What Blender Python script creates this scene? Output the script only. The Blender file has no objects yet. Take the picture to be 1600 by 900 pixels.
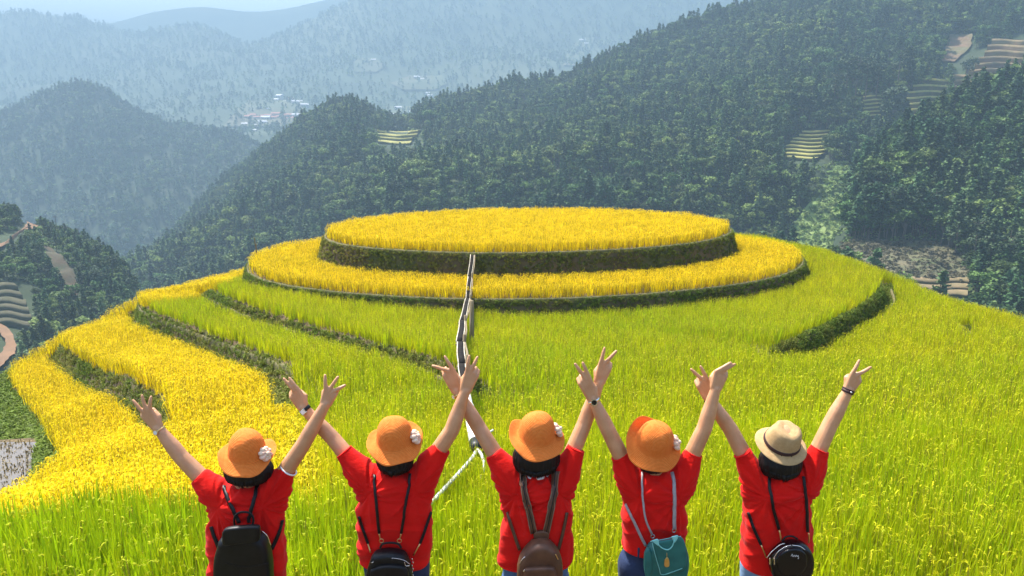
import bpy, bmesh, math, random
import numpy as np
from mathutils import Vector, Matrix, Quaternion
from mathutils.bvhtree import BVHTree

R = math.radians
rng = np.random.default_rng(7)
random.seed(7)
scene = bpy.context.scene
col = scene.collection

# ------------------------------------------------------------------ camera, light, exposure
FOC = 1155.0                       # focal length in photograph pixels (1600 wide)
PITCH = math.atan(290 / FOC)
CP, SP = math.cos(PITCH), math.sin(PITCH)
cam_d = bpy.data.cameras.new('camera'); cam = bpy.data.objects.new('camera', cam_d); col.objects.link(cam)
cam.location = (0, 0, 0); cam.rotation_euler = (R(90) - PITCH, 0, 0)
cam_d.sensor_width = 36; cam_d.lens = 36 * FOC / 1600
cam_d.clip_start = 0.05; cam_d.clip_end = 30000
scene.camera = cam

SUN_EL, SUN_AZ = R(57), R(-42)     # azimuth measured from +Y (view direction) towards +X
sun_dir = Vector((math.sin(SUN_AZ) * math.cos(SUN_EL), math.cos(SUN_AZ) * math.cos(SUN_EL), math.sin(SUN_EL)))
sd = bpy.data.lights.new('sun', 'SUN'); sd.energy = 3.9; sd.angle = R(3); sd.color = (1.0, 0.96, 0.90)
so = bpy.data.objects.new('sun', sd); col.objects.link(so)
so.rotation_euler = sun_dir.to_track_quat('Z', 'Y').to_euler()
world = bpy.data.worlds.new('World'); scene.world = world; world.use_nodes = True
nt = world.node_tree; nt.nodes.clear()
sky = nt.nodes.new('ShaderNodeTexSky'); sky.sky_type = 'NISHITA'; sky.sun_disc = False
sky.sun_elevation = SUN_EL; sky.sun_rotation = SUN_AZ
sky.air_density = 1.0; sky.dust_density = 4.0; sky.ozone_density = 1.0; sky.altitude = 900
bg = nt.nodes.new('ShaderNodeBackground'); bg.inputs['Strength'].default_value = 0.15
wo = nt.nodes.new('ShaderNodeOutputWorld')
nt.links.new(sky.outputs[0], bg.inputs['Color']); nt.links.new(bg.outputs[0], wo.inputs['Surface'])
vs = scene.view_settings
vs.view_transform = 'Standard'; vs.look = 'None'; vs.gamma = 1; vs.exposure = 1.88; vs.use_curve_mapping = False
scene.render.engine = 'CYCLES'
cy = scene.cycles
cy.use_denoising = True
cy.max_bounces = 6; cy.diffuse_bounces = 3; cy.glossy_bounces = 2; cy.transmission_bounces = 4
cy.transparent_max_bounces = 8; cy.volume_bounces = 1
cy.sample_clamp_indirect = 6

# ------------------------------------------------------------------ helpers
def U(px, py, Y):
    """world point on the ray of photograph pixel (px,py) at forward distance Y"""
    a = (np.asarray(px, float) - 800) / FOC; b = (450 - np.asarray(py, float)) / FOC
    dy = CP + b * SP; dz = -SP + b * CP
    t = np.asarray(Y, float) / dy
    return np.stack(np.broadcast_arrays(a * t, t * dy, dz * t), -1)

def proj(p):
    p = np.asarray(p, float)
    d = p[..., 1] * CP - p[..., 2] * SP; u = p[..., 1] * SP + p[..., 2] * CP
    return np.stack([800 + FOC * p[..., 0] / d, 450 - FOC * u / d], -1)

def _hash(ix, iy, seed):
    h = (ix.astype(np.int64) * 374761393 + iy.astype(np.int64) * 668265263 + seed * 1442695041) & 0xffffffff
    h = ((h ^ (h >> 13)) * 1274126177) & 0xffffffff
    return ((h ^ (h >> 16)) & 0xffff) / 65535.0

def vnoise(x, y, seed=0):
    x = np.asarray(x, float); y = np.asarray(y, float)
    ix = np.floor(x); iy = np.floor(y); fx = x - ix; fy = y - iy
    fx = fx * fx * (3 - 2 * fx); fy = fy * fy * (3 - 2 * fy)
    a = _hash(ix, iy, seed); b = _hash(ix + 1, iy, seed); c = _hash(ix, iy + 1, seed); d = _hash(ix + 1, iy + 1, seed)
    return (a * (1 - fx) + b * fx) * (1 - fy) + (c * (1 - fx) + d * fx) * fy * 1.0

def fbm(x, y, seed=0, octv=4):
    s = 0; a = 0.5; t = 0
    for i in range(octv):
        s = s + a * vnoise(np.asarray(x) * 2 ** i, np.asarray(y) * 2 ** i, seed + 17 * i); t += a; a *= 0.5
    return s / t * 2 - 1

def mesh_obj(name, verts, faces, mat=None, parent=None, smooth=False, link=True):
    me = bpy.data.meshes.new(name)
    me.from_pydata([tuple(v) for v in verts], [], [tuple(int(i) for i in f) for f in faces]); me.update()
    if mat: me.materials.append(mat)
    if smooth: me.polygons.foreach_set('use_smooth', [True] * len(me.polygons))
    o = bpy.data.objects.new(name, me)
    if link: col.objects.link(o)
    if parent: o.parent = parent
    return o

def grid_obj(name, P, mat, parent=None, smooth=True):
    """P: (n,m,3) array of points"""
    n, m = P.shape[:2]
    me = bpy.data.meshes.new(name)
    idx = np.arange(n * m).reshape(n, m)
    q = np.stack([idx[:-1, :-1], idx[:-1, 1:], idx[1:, 1:], idx[1:, :-1]], -1).reshape(-1, 4)
    me.vertices.add(n * m); me.vertices.foreach_set('co', P.reshape(-1).astype(np.float32))
    me.loops.add(q.size); me.loops.foreach_set('vertex_index', q.reshape(-1).astype(np.int32))
    me.polygons.add(len(q)); me.polygons.foreach_set('loop_start', np.arange(0, q.size, 4, dtype=np.int32))
    me.polygons.foreach_set('loop_total', np.full(len(q), 4, np.int32))
    me.update(calc_edges=True)
    if smooth: me.polygons.foreach_set('use_smooth', np.ones(len(q), bool))
    me.materials.append(mat)
    o = bpy.data.objects.new(name, me); col.objects.link(o)
    if parent: o.parent = parent
    return o

def empty(name, loc=(0, 0, 0)):
    o = bpy.data.objects.new(name, None); o.location = loc; o.empty_display_size = 0.1; col.objects.link(o); return o

def tag(o, label=None, cat=None, group=None, kind=None):
    if label: o['label'] = label
    if cat: o['category'] = cat
    if group: o['group'] = group
    if kind: o['kind'] = kind
    return o

def child(o, parent):
    """parent keeping world coordinates (vertices are in world space)"""
    o.parent = parent; o.matrix_parent_inverse = Matrix.Translation(parent.location).inverted(); return o

# --- materials
def new_mat(name):
    m = bpy.data.materials.new(name); m.use_nodes = True
    t = m.node_tree; b = t.nodes['Principled BSDF']; return m, t, b

def N(t, kind, **kw):
    n = t.nodes.new(kind)
    for k, v in kw.items():
        if k in n.inputs: n.inputs[k].default_value = v
        else: setattr(n, k, v)
    return n

def mixcol(t, fac, a, b):
    n = t.nodes.new('ShaderNodeMix'); n.data_type = 'RGBA'
    for key, v in (('Factor', fac), ('A', a), ('B', b)):
        sock = [s for s in n.inputs if s.name == key and (s.type == 'RGBA' if key != 'Factor' else s.type == 'VALUE')][0]
        if hasattr(v, 'is_linked') or hasattr(v, 'links'): t.links.new(v, sock)
        else: sock.default_value = v if key == 'Factor' else (*v, 1)
    return [s for s in n.outputs if s.type == 'RGBA'][0]

def ramp(t, src, lo, hi):
    n = N(t, 'ShaderNodeMapRange'); n.inputs['From Min'].default_value = lo; n.inputs['From Max'].default_value = hi
    t.links.new(src, n.inputs['Value']); return n.outputs[0]

def noise_mat(name, c1, c2, scale=3.0, rough=0.8, bump=0.0, detail=4, c3=None, coord='Object', bscale=None, spec=0.3, metal=0.0, stretch=None, sheen=0):
    m, t, b = new_mat(name)
    tc = N(t, 'ShaderNodeTexCoord'); src = tc.outputs[coord]
    if stretch:
        mp = N(t, 'ShaderNodeMapping'); mp.inputs['Scale'].default_value = stretch; t.links.new(src, mp.inputs[0]); src = mp.outputs[0]
    n = N(t, 'ShaderNodeTexNoise', Scale=scale, Detail=detail); t.links.new(src, n.inputs['Vector'])
    cc = mixcol(t, ramp(t, n.outputs['Fac'], 0.35, 0.65), c1, c2)
    if c3:
        n3 = N(t, 'ShaderNodeTexNoise', Scale=scale * 0.23, Detail=2.0); t.links.new(src, n3.inputs['Vector'])
        cc = mixcol(t, ramp(t, n3.outputs['Fac'], 0.45, 0.7), cc, c3)
    t.links.new(cc, b.inputs['Base Color'])
    b.inputs['Roughness'].default_value = rough; b.inputs['Specular IOR Level'].default_value = spec; b.inputs['Metallic'].default_value = metal
    if sheen: b.inputs['Sheen Weight'].default_value = sheen
    if bump:
        n2 = N(t, 'ShaderNodeTexNoise', Scale=bscale or scale * 4, Detail=3.0); t.links.new(src, n2.inputs['Vector'])
        bp = N(t, 'ShaderNodeBump', Strength=bump); t.links.new(n2.outputs['Fac'], bp.inputs['Height']); t.links.new(bp.outputs[0], b.inputs['Normal'])
    return m

def leaf_mat(name, green, gold, trans=0.35, vary=0.25, attr='tint', rough=0.6):
    """foliage: colour mixed by an instance attribute, a share of light passes through"""
    m, t, b = new_mat(name)
    at = N(t, 'ShaderNodeAttribute'); at.attribute_type = 'INSTANCER'; at.attribute_name = attr
    rd = N(t, 'ShaderNodeAttribute'); rd.attribute_type = 'INSTANCER'; rd.attribute_name = 'rnd'
    cc = mixcol(t, at.outputs['Fac'], green, gold)
    hsv = N(t, 'ShaderNodeHueSaturation'); t.links.new(cc, hsv.inputs['Color'])
    mr = N(t, 'ShaderNodeMapRange'); t.links.new(rd.outputs['Fac'], mr.inputs['Value'])
    mr.inputs['To Min'].default_value = 1 - vary; mr.inputs['To Max'].default_value = 1 + vary
    t.links.new(mr.outputs[0], hsv.inputs['Value'])
    b.inputs['Roughness'].default_value = rough; b.inputs['Specular IOR Level'].default_value = 0.10
    t.links.new(hsv.outputs[0], b.inputs['Base Color'])
    tr = N(t, 'ShaderNodeBsdfTranslucent'); t.links.new(hsv.outputs[0], tr.inputs['Color'])
    mx = N(t, 'ShaderNodeMixShader'); mx.inputs[0].default_value = trans
    t.links.new(b.outputs[0], mx.inputs[1]); t.links.new(tr.outputs[0], mx.inputs[2])
    t.links.new(mx.outputs[0], t.nodes['Material Output'].inputs['Surface'])
    return m

# --- instancing of uncountable growth
def scatter(name, protos, P, rotz, tilt, scale, tint, rnd, mat_hint=None):
    """one object: points carrying attributes, each point shows one of the prototypes"""
    n = len(P)
    me = bpy.data.meshes.new(name); me.vertices.add(n); me.vertices.foreach_set('co', np.asarray(P, np.float32).reshape(-1))
    rot = np.zeros((n, 3), np.float32); rot[:, 0] = tilt; rot[:, 2] = rotz
    for nm, ty, arr in (('rot', 'FLOAT_VECTOR', rot), ('scl', 'FLOAT', scale), ('tint', 'FLOAT', tint), ('rnd', 'FLOAT', rnd)):
        a = me.attributes.new(nm, ty, 'POINT'); a.data.foreach_set('vector' if ty == 'FLOAT_VECTOR' else 'value', np.asarray(arr, np.float32).reshape(-1))
    a = me.attributes.new('kindid', 'INT', 'POINT'); a.data.foreach_set('value', rng.integers(0, len(protos), n).astype(np.int32))
    me.update()
    o = bpy.data.objects.new(name, me); col.objects.link(o)
    g = bpy.data.node_groups.new(name + '_nodes', 'GeometryNodeTree')
    g.interface.new_socket('Geometry', in_out='INPUT', socket_type='NodeSocketGeometry')
    g.interface.new_socket('Geometry', in_out='OUTPUT', socket_type='NodeSocketGeometry')
    gi = g.nodes.new('NodeGroupInput'); go = g.nodes.new('NodeGroupOutput')
    cc = bpy.data.collections.new(name + '_kinds')
    for p in protos: cc.objects.link(p)
    ci = g.nodes.new('GeometryNodeCollectionInfo'); ci.inputs['Collection'].default_value = cc
    ci.inputs['Separate Children'].default_value = True; ci.inputs['Reset Children'].default_value = True
    ip = g.nodes.new('GeometryNodeInstanceOnPoints'); ip.inputs['Pick Instance'].default_value = True
    def na(nm, ty):
        q = g.nodes.new('GeometryNodeInputNamedAttribute'); q.data_type = ty; q.inputs['Name'].default_value = nm; return q.outputs['Attribute']
    g.links.new(gi.outputs[0], ip.inputs['Points']); g.links.new(ci.outputs[0], ip.inputs['Instance'])
    g.links.new(na('kindid', 'INT'), ip.inputs['Instance Index'])
    er = g.nodes.new('FunctionNodeEulerToRotation'); g.links.new(na('rot', 'FLOAT_VECTOR'), er.inputs[0])
    g.links.new(er.outputs[0], ip.inputs['Rotation']); g.links.new(na('scl', 'FLOAT'), ip.inputs['Scale'])
    g.links.new(ip.outputs[0], go.inputs[0])
    md = o.modifiers.new('growth', 'NODES'); md.node_group = g
    o['kind'] = 'stuff'
    return o

def poly_sdf(x, y, poly):
    """signed distance to closed polygon, negative inside"""
    x = np.asarray(x, float); y = np.asarray(y, float)
    d = np.full(x.shape, 1e18); inside = np.zeros(x.shape, bool)
    n = len(poly)
    for i in range(n):
        ax, ay = poly[i]; bx, by = poly[(i + 1) % n]
        ex, ey = bx - ax, by - ay; wx, wy = x - ax, y - ay
        t = np.clip((wx * ex + wy * ey) / max(ex * ex + ey * ey, 1e-12), 0, 1)
        d = np.minimum(d, (wx - ex * t) ** 2 + (wy - ey * t) ** 2)
        c = ((ay > y) != (by > y))
        with np.errstate(divide='ignore', invalid='ignore'):
            xi = ax + (y - ay) * ex / (ey if abs(ey) > 1e-12 else 1e-12)
        inside ^= c & (x < xi)
    return np.where(inside, -1, 1) * np.sqrt(d)

def line_sdf(x, y, pts):
    """signed distance to an open polyline (positive on its left) and position 0..1 along it"""
    x = np.asarray(x, float); y = np.asarray(y, float)
    best = np.full(x.shape, 1e18); sg = np.ones(x.shape); sp = np.zeros(x.shape)
    L = np.concatenate([[0], np.cumsum(np.hypot(*np.diff(pts, axis=0).T))])
    for i in range(len(pts) - 1):
        ax, ay = pts[i]; bx, by = pts[i + 1]; ex, ey = bx - ax, by - ay; l2 = ex * ex + ey * ey
        wx, wy = x - ax, y - ay; tr = (wx * ex + wy * ey) / l2; t = np.clip(tr, 0, 1)
        q = (wx - ex * t) ** 2 + (wy - ey * t) ** 2
        m = q < best
        best = np.where(m, q, best); sg = np.where(m, np.sign(ex * wy - ey * wx), sg)
        tt = tr.copy()
        if i > 0: tt = np.maximum(tt, 0)
        if i < len(pts) - 2: tt = np.minimum(tt, 1)
        sp = np.where(m, (L[i] + tt * math.sqrt(l2)) , sp)
    return sg * np.sqrt(best), sp, L[-1]

def smooth_poly(pts, n):
    """Catmull-Rom resample of an open polyline (k-dim)"""
    p = np.asarray(pts, float); p = np.vstack([2 * p[0] - p[1], p, 2 * p[-1] - p[-2]])
    seg = len(p) - 3; t = np.linspace(0, seg - 1e-9, n); i = t.astype(int); f = (t - i)[:, None]
    a, b, c, d = p[i], p[i + 1], p[i + 2], p[i + 3]
    return 0.5 * ((2 * b) + (-a + c) * f + (2 * a - 5 * b + 4 * c - d) * f ** 2 + (-a + 3 * b - 3 * c + d) * f ** 3)

def sstep(a, b, x):
    t = np.clip((x - a) / (b - a), 0, 1); return t * t * (3 - 2 * t)

def tube(pts, rad, seg=8, caps=True):
    """verts, faces of a tube along pts; rad scalar or list"""
    pts = [Vector(p) for p in pts]; n = len(pts)
    rads = [rad] * n if np.isscalar(rad) else list(rad)
    V, F = [], []; ref = None
    for i, p in enumerate(pts):
        d = (pts[min(i + 1, n - 1)] - pts[max(i - 1, 0)]).normalized()
        if ref is None: ref = d.orthogonal().normalized()
        ref = (ref - d * ref.dot(d)); ref = ref.normalized() if ref.length > 1e-6 else d.orthogonal().normalized()
        b = d.cross(ref)
        for k in range(seg):
            a = 2 * math.pi * k / seg; V.append(p + (ref * math.cos(a) + b * math.sin(a)) * rads[i])
    for i in range(n - 1):
        for k in range(seg):
            F.append((i * seg + k, i * seg + (k + 1) % seg, (i + 1) * seg + (k + 1) % seg, (i + 1) * seg + k))
    if caps: F.append(tuple(range(seg - 1, -1, -1))); F.append(tuple((n - 1) * seg + k for k in range(seg)))
    return V, F

def join(*parts):
    V, F = [], []
    for v, f in parts:
        o = len(V); V += list(v); F += [tuple(i + o for i in q) for q in f]
    return V, F

# ================================================================== the terraced hill
RICE_H = 0.5
# rice-top control points (X, Y, z) of the hill's smoothed surface
ctrl = [(0,4,-2.84),(0,6,-3.3),(0,8,-3.8),(0,10,-4.35),(0,13,-5.1),(0,16,-5.8),(0,20,-6.6),(0,24,-7.25),(0,26.5,-7.5),
        (4,5,-3.05),(7,10,-4.2),(10,15,-5.2),(7,20,-6.35),(10,26,-7.2),(12,30,-7.5),(14.4,20,-5.95),(15.4,24.5,-6.6),(16,30,-7.1),(15.6,39.4,-7.4),
        (13,10,-4.0),(-2.5,8,-3.85),(-3.7,5.5,-3.2),(-4.25,9,-4.45),(-6.9,9,-5.06),(-7.4,10.5,-5.5),(-9.2,14,-6.7),(-13,19,-8.0),(-17.6,24.5,-9.0),
        (-18.8,26.3,-9.3),(-18.1,28.5,-8.9),(-16.6,31.7,-8.4),(-15.4,34.7,-8.3),(-14,36,-8.2),(-14,27,-7.9),(-8.6,20,-6.9),(-4.8,14.5,-5.6),
        (-12.2,29,-7.6),(-5.2,20.5,-6.7),(-2.4,16.5,-5.95),(-16.2,25,-8.7),(-10.9,18.5,-7.2),(-6.9,13.5,-5.8),(-8,26,-7.3),(0,45,-7.6),(-8,45,-8),(10,46,-7.6),
        (0,3,-2.7),(8,3,-2.7),(-6,3,-2.7)]
ctrl = np.array(ctrl, float)
def tps(r2): return 0.5 * r2 * np.log(r2 + 1e-9)
NCTRL = len(ctrl); ARBF = np.zeros((NCTRL + 3, NCTRL + 3))
DRBF = ((ctrl[:, None, :2] - ctrl[None, :, :2]) ** 2).sum(-1)
ARBF[:NCTRL, :NCTRL] = tps(DRBF) + np.eye(NCTRL) * 0.35
ARBF[:NCTRL, NCTRL] = 1; ARBF[:NCTRL, NCTRL + 1:] = ctrl[:, :2]; ARBF[NCTRL, :NCTRL] = 1; ARBF[NCTRL + 1:, :NCTRL] = ctrl[:, :2].T
WRBF = np.linalg.solve(ARBF, np.concatenate([ctrl[:, 2] - RICE_H, [0, 0, 0]]))
def base(x, y):
    x = np.asarray(x, float); y = np.asarray(y, float); s = WRBF[NCTRL] + WRBF[NCTRL + 1] * x + WRBF[NCTRL + 2] * y
    for i in range(NCTRL): s = s + WRBF[i] * tps((x - ctrl[i, 0]) ** 2 + (y - ctrl[i, 1]) ** 2)
    return s
def hit_base(px, py, lift=0.0):
    """plan point where the ray of a photograph pixel meets the smoothed hill (+lift)"""
    lo, hi = 3.0, None
    for Y in np.linspace(3, 45, 400):
        p = U(px, py, Y)
        if p[2] < base(p[0], p[1]) + lift: hi = Y; break
        lo = Y
    if hi is None: hi = lo
    for _ in range(25):
        m = (lo + hi) / 2; p = U(px, py, m)
        if p[2] < base(p[0], p[1]) + lift: hi = m
        else: lo = m
    return U(px, py, hi)[:2]

rim = np.array([(-12,-9),(-12,3),(-9.2,6.2),(-7.0,9),(-7.5,10.6),(-8.2,12.3),(-9.3,14.2),(-11.2,16.6),(-13.1,19.2),(-15.3,21.8),(-17.6,24.5),(-18.9,26.4),
       (-18.3,28.6),(-16.9,31.8),(-15.6,34.8),(-14.4,37),(-13,41),(-9,45),(0,47.5),(9,47),(14.5,43),(16.3,38.5),(16.6,30.5),(15.9,24.5),(15.2,20),(15.0,12),(16.5,5),(18,-9)])
def ell(cx, cy, a, b, rot, wob, seed, n=120):
    th = np.linspace(0, 2 * np.pi, n, endpoint=False)
    r = 1 + wob * np.sin(2 * th + seed) + wob * 0.6 * np.sin(3 * th + 2 * seed) + wob * .35 * np.sin(7 * th + seed)
    x = a * r * np.cos(th); y = b * r * np.sin(th); c, s = math.cos(rot), math.sin(rot)
    return np.stack([cx + x * c - y * s, cy + x * s + y * c], 1)
T1 = ell(0.9, 35.6, 9.75, 5.6, R(6), 0.012, 1.3)
T2 = ell(0.80, 34.6, 13.1, 7.6, R(3.5), 0.012, 0.4)
Z1, Z2 = -6.09, -7.25
WALLS = {  # upper ground on the left of the direction of travel : pixels, step, reach, fade in / out
    'a': ([(1,0)], 0, 0, 0, 0)}
def wall(pix, lift=0.0): return smooth_poly([hit_base(px, py, lift) for px, py in pix], 28)
W1 = wall([(780,640),(745,618),(700,600),(640,580),(520,546),(400,508),(345,482),(318,466)])
W2 = wall([(466,668),(452,630),(436,598),(330,550),(262,522),(232,508),(217,495),(213,486)])
W3 = wall([(262,700),(256,668),(232,640),(165,604),(122,580),(98,560),(88,548)])
WR = wall([(1372,440),(1380,464),(1352,492),(1300,524),(1240,556),(1205,566),(1180,566)])
WS = wall([(1500,505),(1506,530),(1530,548)])
WALLS = [(W1, 0.55, 3.0, 1.6, 1.5, .5), (W2, 0.75, 3.0, 3.5, 1.0, .35), (W3, 0.75, 2.6, 4.5, 1.0, .25), (WR, 0.70, 2.8, 2.0, 1.6, .5), (WS, 0.3, 2.0, 1.0, 1.0, .5)]
WSIGN = []
for w, *_ in WALLS:        # which side is uphill: the one away from the camera
    m = w[len(w) // 2]; d, _, _ = line_sdf(np.array([m[0] * 1.03]), np.array([m[1] * 1.05]), w)
    WSIGN.append(float(np.sign(d[0])))
WSIGN[3] = -1.0

def wall_dist(x, y, k):
    w, h, reach, f0, f1, low = WALLS[k]
    d, s, L = line_sdf(x, y, w)
    return d * WSIGN[k], sstep(0, f0, s + 0.3) * sstep(0, f1, L + 0.3 - s), s, L

PADDY_Z = -8.4
def ground(x, y):
    x = np.asarray(x, float); y = np.asarray(y, float)
    z = base(x, y)
    z = np.where(y < 3.4, np.minimum(np.maximum(z, -3.25) + np.clip(3.0 - y, 0, 2.0) * 0.8, -1.62), z)
    for k in range(len(WALLS)):
        d, tp, s, L = wall_dist(x, y, k); h, reach = WALLS[k][1:3]
        bw = 0.16
        lowf = WALLS[k][5]; z = z + h * np.where(d > 0, 1 - lowf, lowf) * np.clip(d / bw, -1, 1) * np.exp(-np.maximum(np.abs(d) - bw, 0) / reach) * tp
    rd = poly_sdf(x, y, rim)
    paddyside = (x < -6.5) & (y < 25)
    slope = np.where(paddyside, 1.25, 0.62)
    r = np.maximum(rd + 0.2, 0)
    z = z - slope * (np.sqrt(r * r + 0.3) - math.sqrt(0.3)) - np.where(paddyside, 0, 0.004 * r * r)
    floor = np.where((x > -24) & (x < -6.5) & (y < 17.6) & (y > 6), PADDY_Z, -400)
    z = np.maximum(z, floor)
    z = z + 0.05 * fbm(x * 0.6, y * 0.6, 3)
    d2 = poly_sdf(x, y, T2); d1 = poly_sdf(x, y, T1)
    z = np.where(d2 < 0.5, z + (Z2 - z) * sstep(0.30, -0.02, d2), z)
    z = np.where(d1 < 0.6, z + (Z1 - z) * sstep(0.42, -0.02, d1), z)
    return z

def masks(x, y):
    """distance from rims and steps, to keep rice off the dikes and banks"""
    d1 = poly_sdf(x, y, T1); d2 = poly_sdf(x, y, T2); rd = poly_sdf(x, y, rim)
    wd = []
    for k in range(len(WALLS)):
        d, tp, s, L = wall_dist(x, y, k); wd.append((d, tp))
    return d1, d2, rd, wd

m_soil = noise_mat('field_soil', (0.075, 0.052, 0.025), (0.125, 0.085, 0.04), 2.5, 0.95, 0.5, c3=(0.07, 0.075, 0.02), coord='Object', bscale=14)
xs = np.concatenate([np.arange(-60, -20, 1.0), np.arange(-20, 18, 0.16), np.arange(18, 60, 1.0)])
ys = np.concatenate([np.arange(-12, 3.6, 0.5), np.arange(3.6, 48, 0.16), np.arange(48, 80, 1.0)])
GX, GY = np.meshgrid(xs, ys); GZ = ground(GX, GY)
hill = tag(grid_obj('hill', np.stack([GX, GY, GZ], -1), m_soil), kind='structure')

# straw-coloured dikes along the lips
m_dike = noise_mat('dike_earth', (0.14, 0.115, 0.05), (0.075, 0.08, 0.025), 6, 0.95, 0.6)
def dike(pts2, lift, width, name='terrace_dike', closed=False):
    pts2 = np.asarray(pts2); n = len(pts2)
    tg = np.gradient(pts2, axis=0)
    if closed: tg = (np.roll(pts2, -1, 0) - np.roll(pts2, 1, 0))
    tg /= np.linalg.norm(tg, axis=1)[:, None] + 1e-9; nr = np.stack([-tg[:, 1], tg[:, 0]], 1)
    prof = [(-1, -0.12), (-0.8, 0.02), (-0.3, 0.07), (0.3, 0.07), (0.8, 0.02), (1, -0.12)]
    P = np.zeros((n, len(prof), 3))
    for j, (a, b) in enumerate(prof):
        wob = width * (1 + 0.25 * fbm(np.arange(n) * 0.6, np.full(n, j * 0.7), 5))
        q = pts2 + nr * (a * wob)[:, None]
        P[:, j, :2] = q; P[:, j, 2] = lift(pts2[:, 0], pts2[:, 1]) + b * (1 + 0.3 * fbm(np.arange(n) * 0.9, np.full(n, 3.3), 9))
    if closed: P = np.concatenate([P, P[:1]], 0)
    return tag(grid_obj(name, P, m_dike), kind='structure')
def resample_closed(poly, n): 
    p = np.vstack([poly, poly[:1]]); return smooth_poly(p, n + 1)[:-1]
def shrink(poly, d):
    c = poly.mean(0); v = poly - c; r = np.linalg.norm(v, axis=1)[:, None]; return c + v * (1 - d / r)
dike(resample_closed(shrink(T1, 0.04), 500), lambda x, y: np.full_like(x, Z1), 0.08, closed=True)
dike(resample_closed(shrink(T2, 0.04), 600), lambda x, y: np.full_like(x, Z2), 0.08, closed=True)
for w, sg, off in ((W2, WSIGN[1], 0.10), (WR, WSIGN[3], -0.42), (W1, WSIGN[0], -0.05)):
    q = smooth_poly(w, 200)[12:-8]; tg = np.gradient(q, axis=0); tg /= np.linalg.norm(tg, axis=1)[:, None]
    q = q + np.stack([-tg[:, 1], tg[:, 0]], 1) * sg * off
    dike(q, lambda x, y: ground(x, y) + (0.08 if off < -0.2 else -0.02), 0.055)

# flooded paddy at the far left, below the bank, with rows of cut stubble
m_water, t_, b_ = new_mat('paddy_water')
b_.inputs['Base Color'].default_value = (0.11, 0.085, 0.05, 1); b_.inputs['Roughness'].default_value = 0.06; b_.inputs['Specular IOR Level'].default_value = 0.9
_n1 = N(t_, 'ShaderNodeTexNoise', Scale=3.0, Detail=3.0); _bp = N(t_, 'ShaderNodeBump', Strength=0.08); t_.links.new(_n1.outputs['Fac'], _bp.inputs['Height']); t_.links.new(_bp.outputs[0], b_.inputs['Normal'])
tag(mesh_obj('paddy_water', [(-23.5, 7, PADDY_Z + 0.06), (-7, 7, PADDY_Z + 0.06), (-7, 17.2, PADDY_Z + 0.06), (-23.5, 17.2, PADDY_Z + 0.06)], [(0, 1, 2, 3)], m_water), kind='structure')

# ================================================================== rice
def rice_clump(seed, leaves, stalks, seg, height, spread, leafw, grain, mleaf, mgrain, mstem):
    r = np.random.default_rng(seed); V, F, M = [], [], []
    def strip(pts, wid, mat):
        o = len(V); n = len(pts)
        d = np.array(pts[-1]) - np.array(pts[0]); s = np.array([-d[1], d[0], 0]); s = s / (np.linalg.norm(s) + 1e-9)
        if np.linalg.norm(d[:2]) < 1e-3: s = np.array([1, 0, 0])
        a = r.uniform(0, 6.28); tw = np.array([math.cos(a), math.sin(a), 0]); s = s * 0.6 + tw * 0.6
        for i, p in enumerate(pts):
            w = wid[i]; V.append(np.array(p) - s * w); V.append(np.array(p) + s * w)
        for i in range(n - 1): F.append((o + 2 * i, o + 2 * i + 1, o + 2 * i + 3, o + 2 * i + 2)); M.append(mat)
    for i in range(leaves):
        a = r.uniform(0, 6.28); b = r.uniform(0, spread * 0.45); L = height * r.uniform(0.72, 1.12); lean = r.uniform(0.03, 0.32); droop = r.uniform(0, 0.25) * (r.random() < 0.5)
        bx, by = b * math.cos(r.uniform(0, 6.28)), b * math.sin(r.uniform(0, 6.28)); pts, wd = [], []
        for k in range(seg + 1):
            t = k / seg; h = L * (t - droop * t ** 3); o = L * (lean * t + 0.55 * droop * t ** 2.2) * 0.9
            pts.append((bx + o * math.cos(a), by + o * math.sin(a), h)); wd.append(leafw * (0.45 + 0.75 * math.sin(math.pi * min(1, 0.12 + 0.85 * t))) * (1 - t ** 4 * 0.95))
        strip(pts, wd, 0)
    for i in range(stalks):
        a = r.uniform(0, 6.28); lean = r.uniform(0.02, 0.22); H = height * r.uniform(0.78, 0.98)
        b = r.uniform(0, spread * 0.4); q = r.uniform(0, 6.28); bx, by = b * math.cos(q), b * math.sin(q)
        tip = np.array([bx + H * lean * math.cos(a), by + H * lean * math.sin(a), H])
        strip([(bx, by, 0), tuple(tip)], [leafw * 0.4, leafw * 0.3], 2)
        Lp = grain * r.uniform(0.8, 1.25); pts = []
        for k in range(seg + 1):
            t = k / seg
            pts.append((tip[0] + Lp * 0.55 * t * math.cos(a), tip[1] + Lp * 0.55 * t * math.sin(a), tip[2] + Lp * (0.62 * t - 0.95 * t * t)))
        strip(pts, [leafw * (0.55 if k < seg else 0.3) for k in range(seg + 1)], 1)
        if seg >= 4:   # single grains on near panicles
            for k in range(9):
                t = r.uniform(0.15, 1); c = np.array([np.interp(t, np.linspace(0, 1, seg + 1), [p[j] for p in pts]) for j in range(3)])
                d = r.normal(0, 1, 3); d[2] -= 0.9; d /= np.linalg.norm(d); e = np.cross(d, [0.3, 0.5, 0.8]); e /= np.linalg.norm(e) + 1e-9
                o = len(V); g = leafw * 0.62
                V.extend([c, c + d * g * 2.0 + e * g * 0.55, c + d * g * 4.0, c + d * g * 2.0 - e * g * 0.55]); F.append((o, o + 1, o + 2, o + 3)); M.append(1)
    ob = mesh_obj('rice_clump', V, F, None, link=False)
    for m in (mleaf, mgrain, mstem): ob.data.materials.append(m)
    ob.data.polygons.foreach_set('material_index', M)
    return ob

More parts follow.
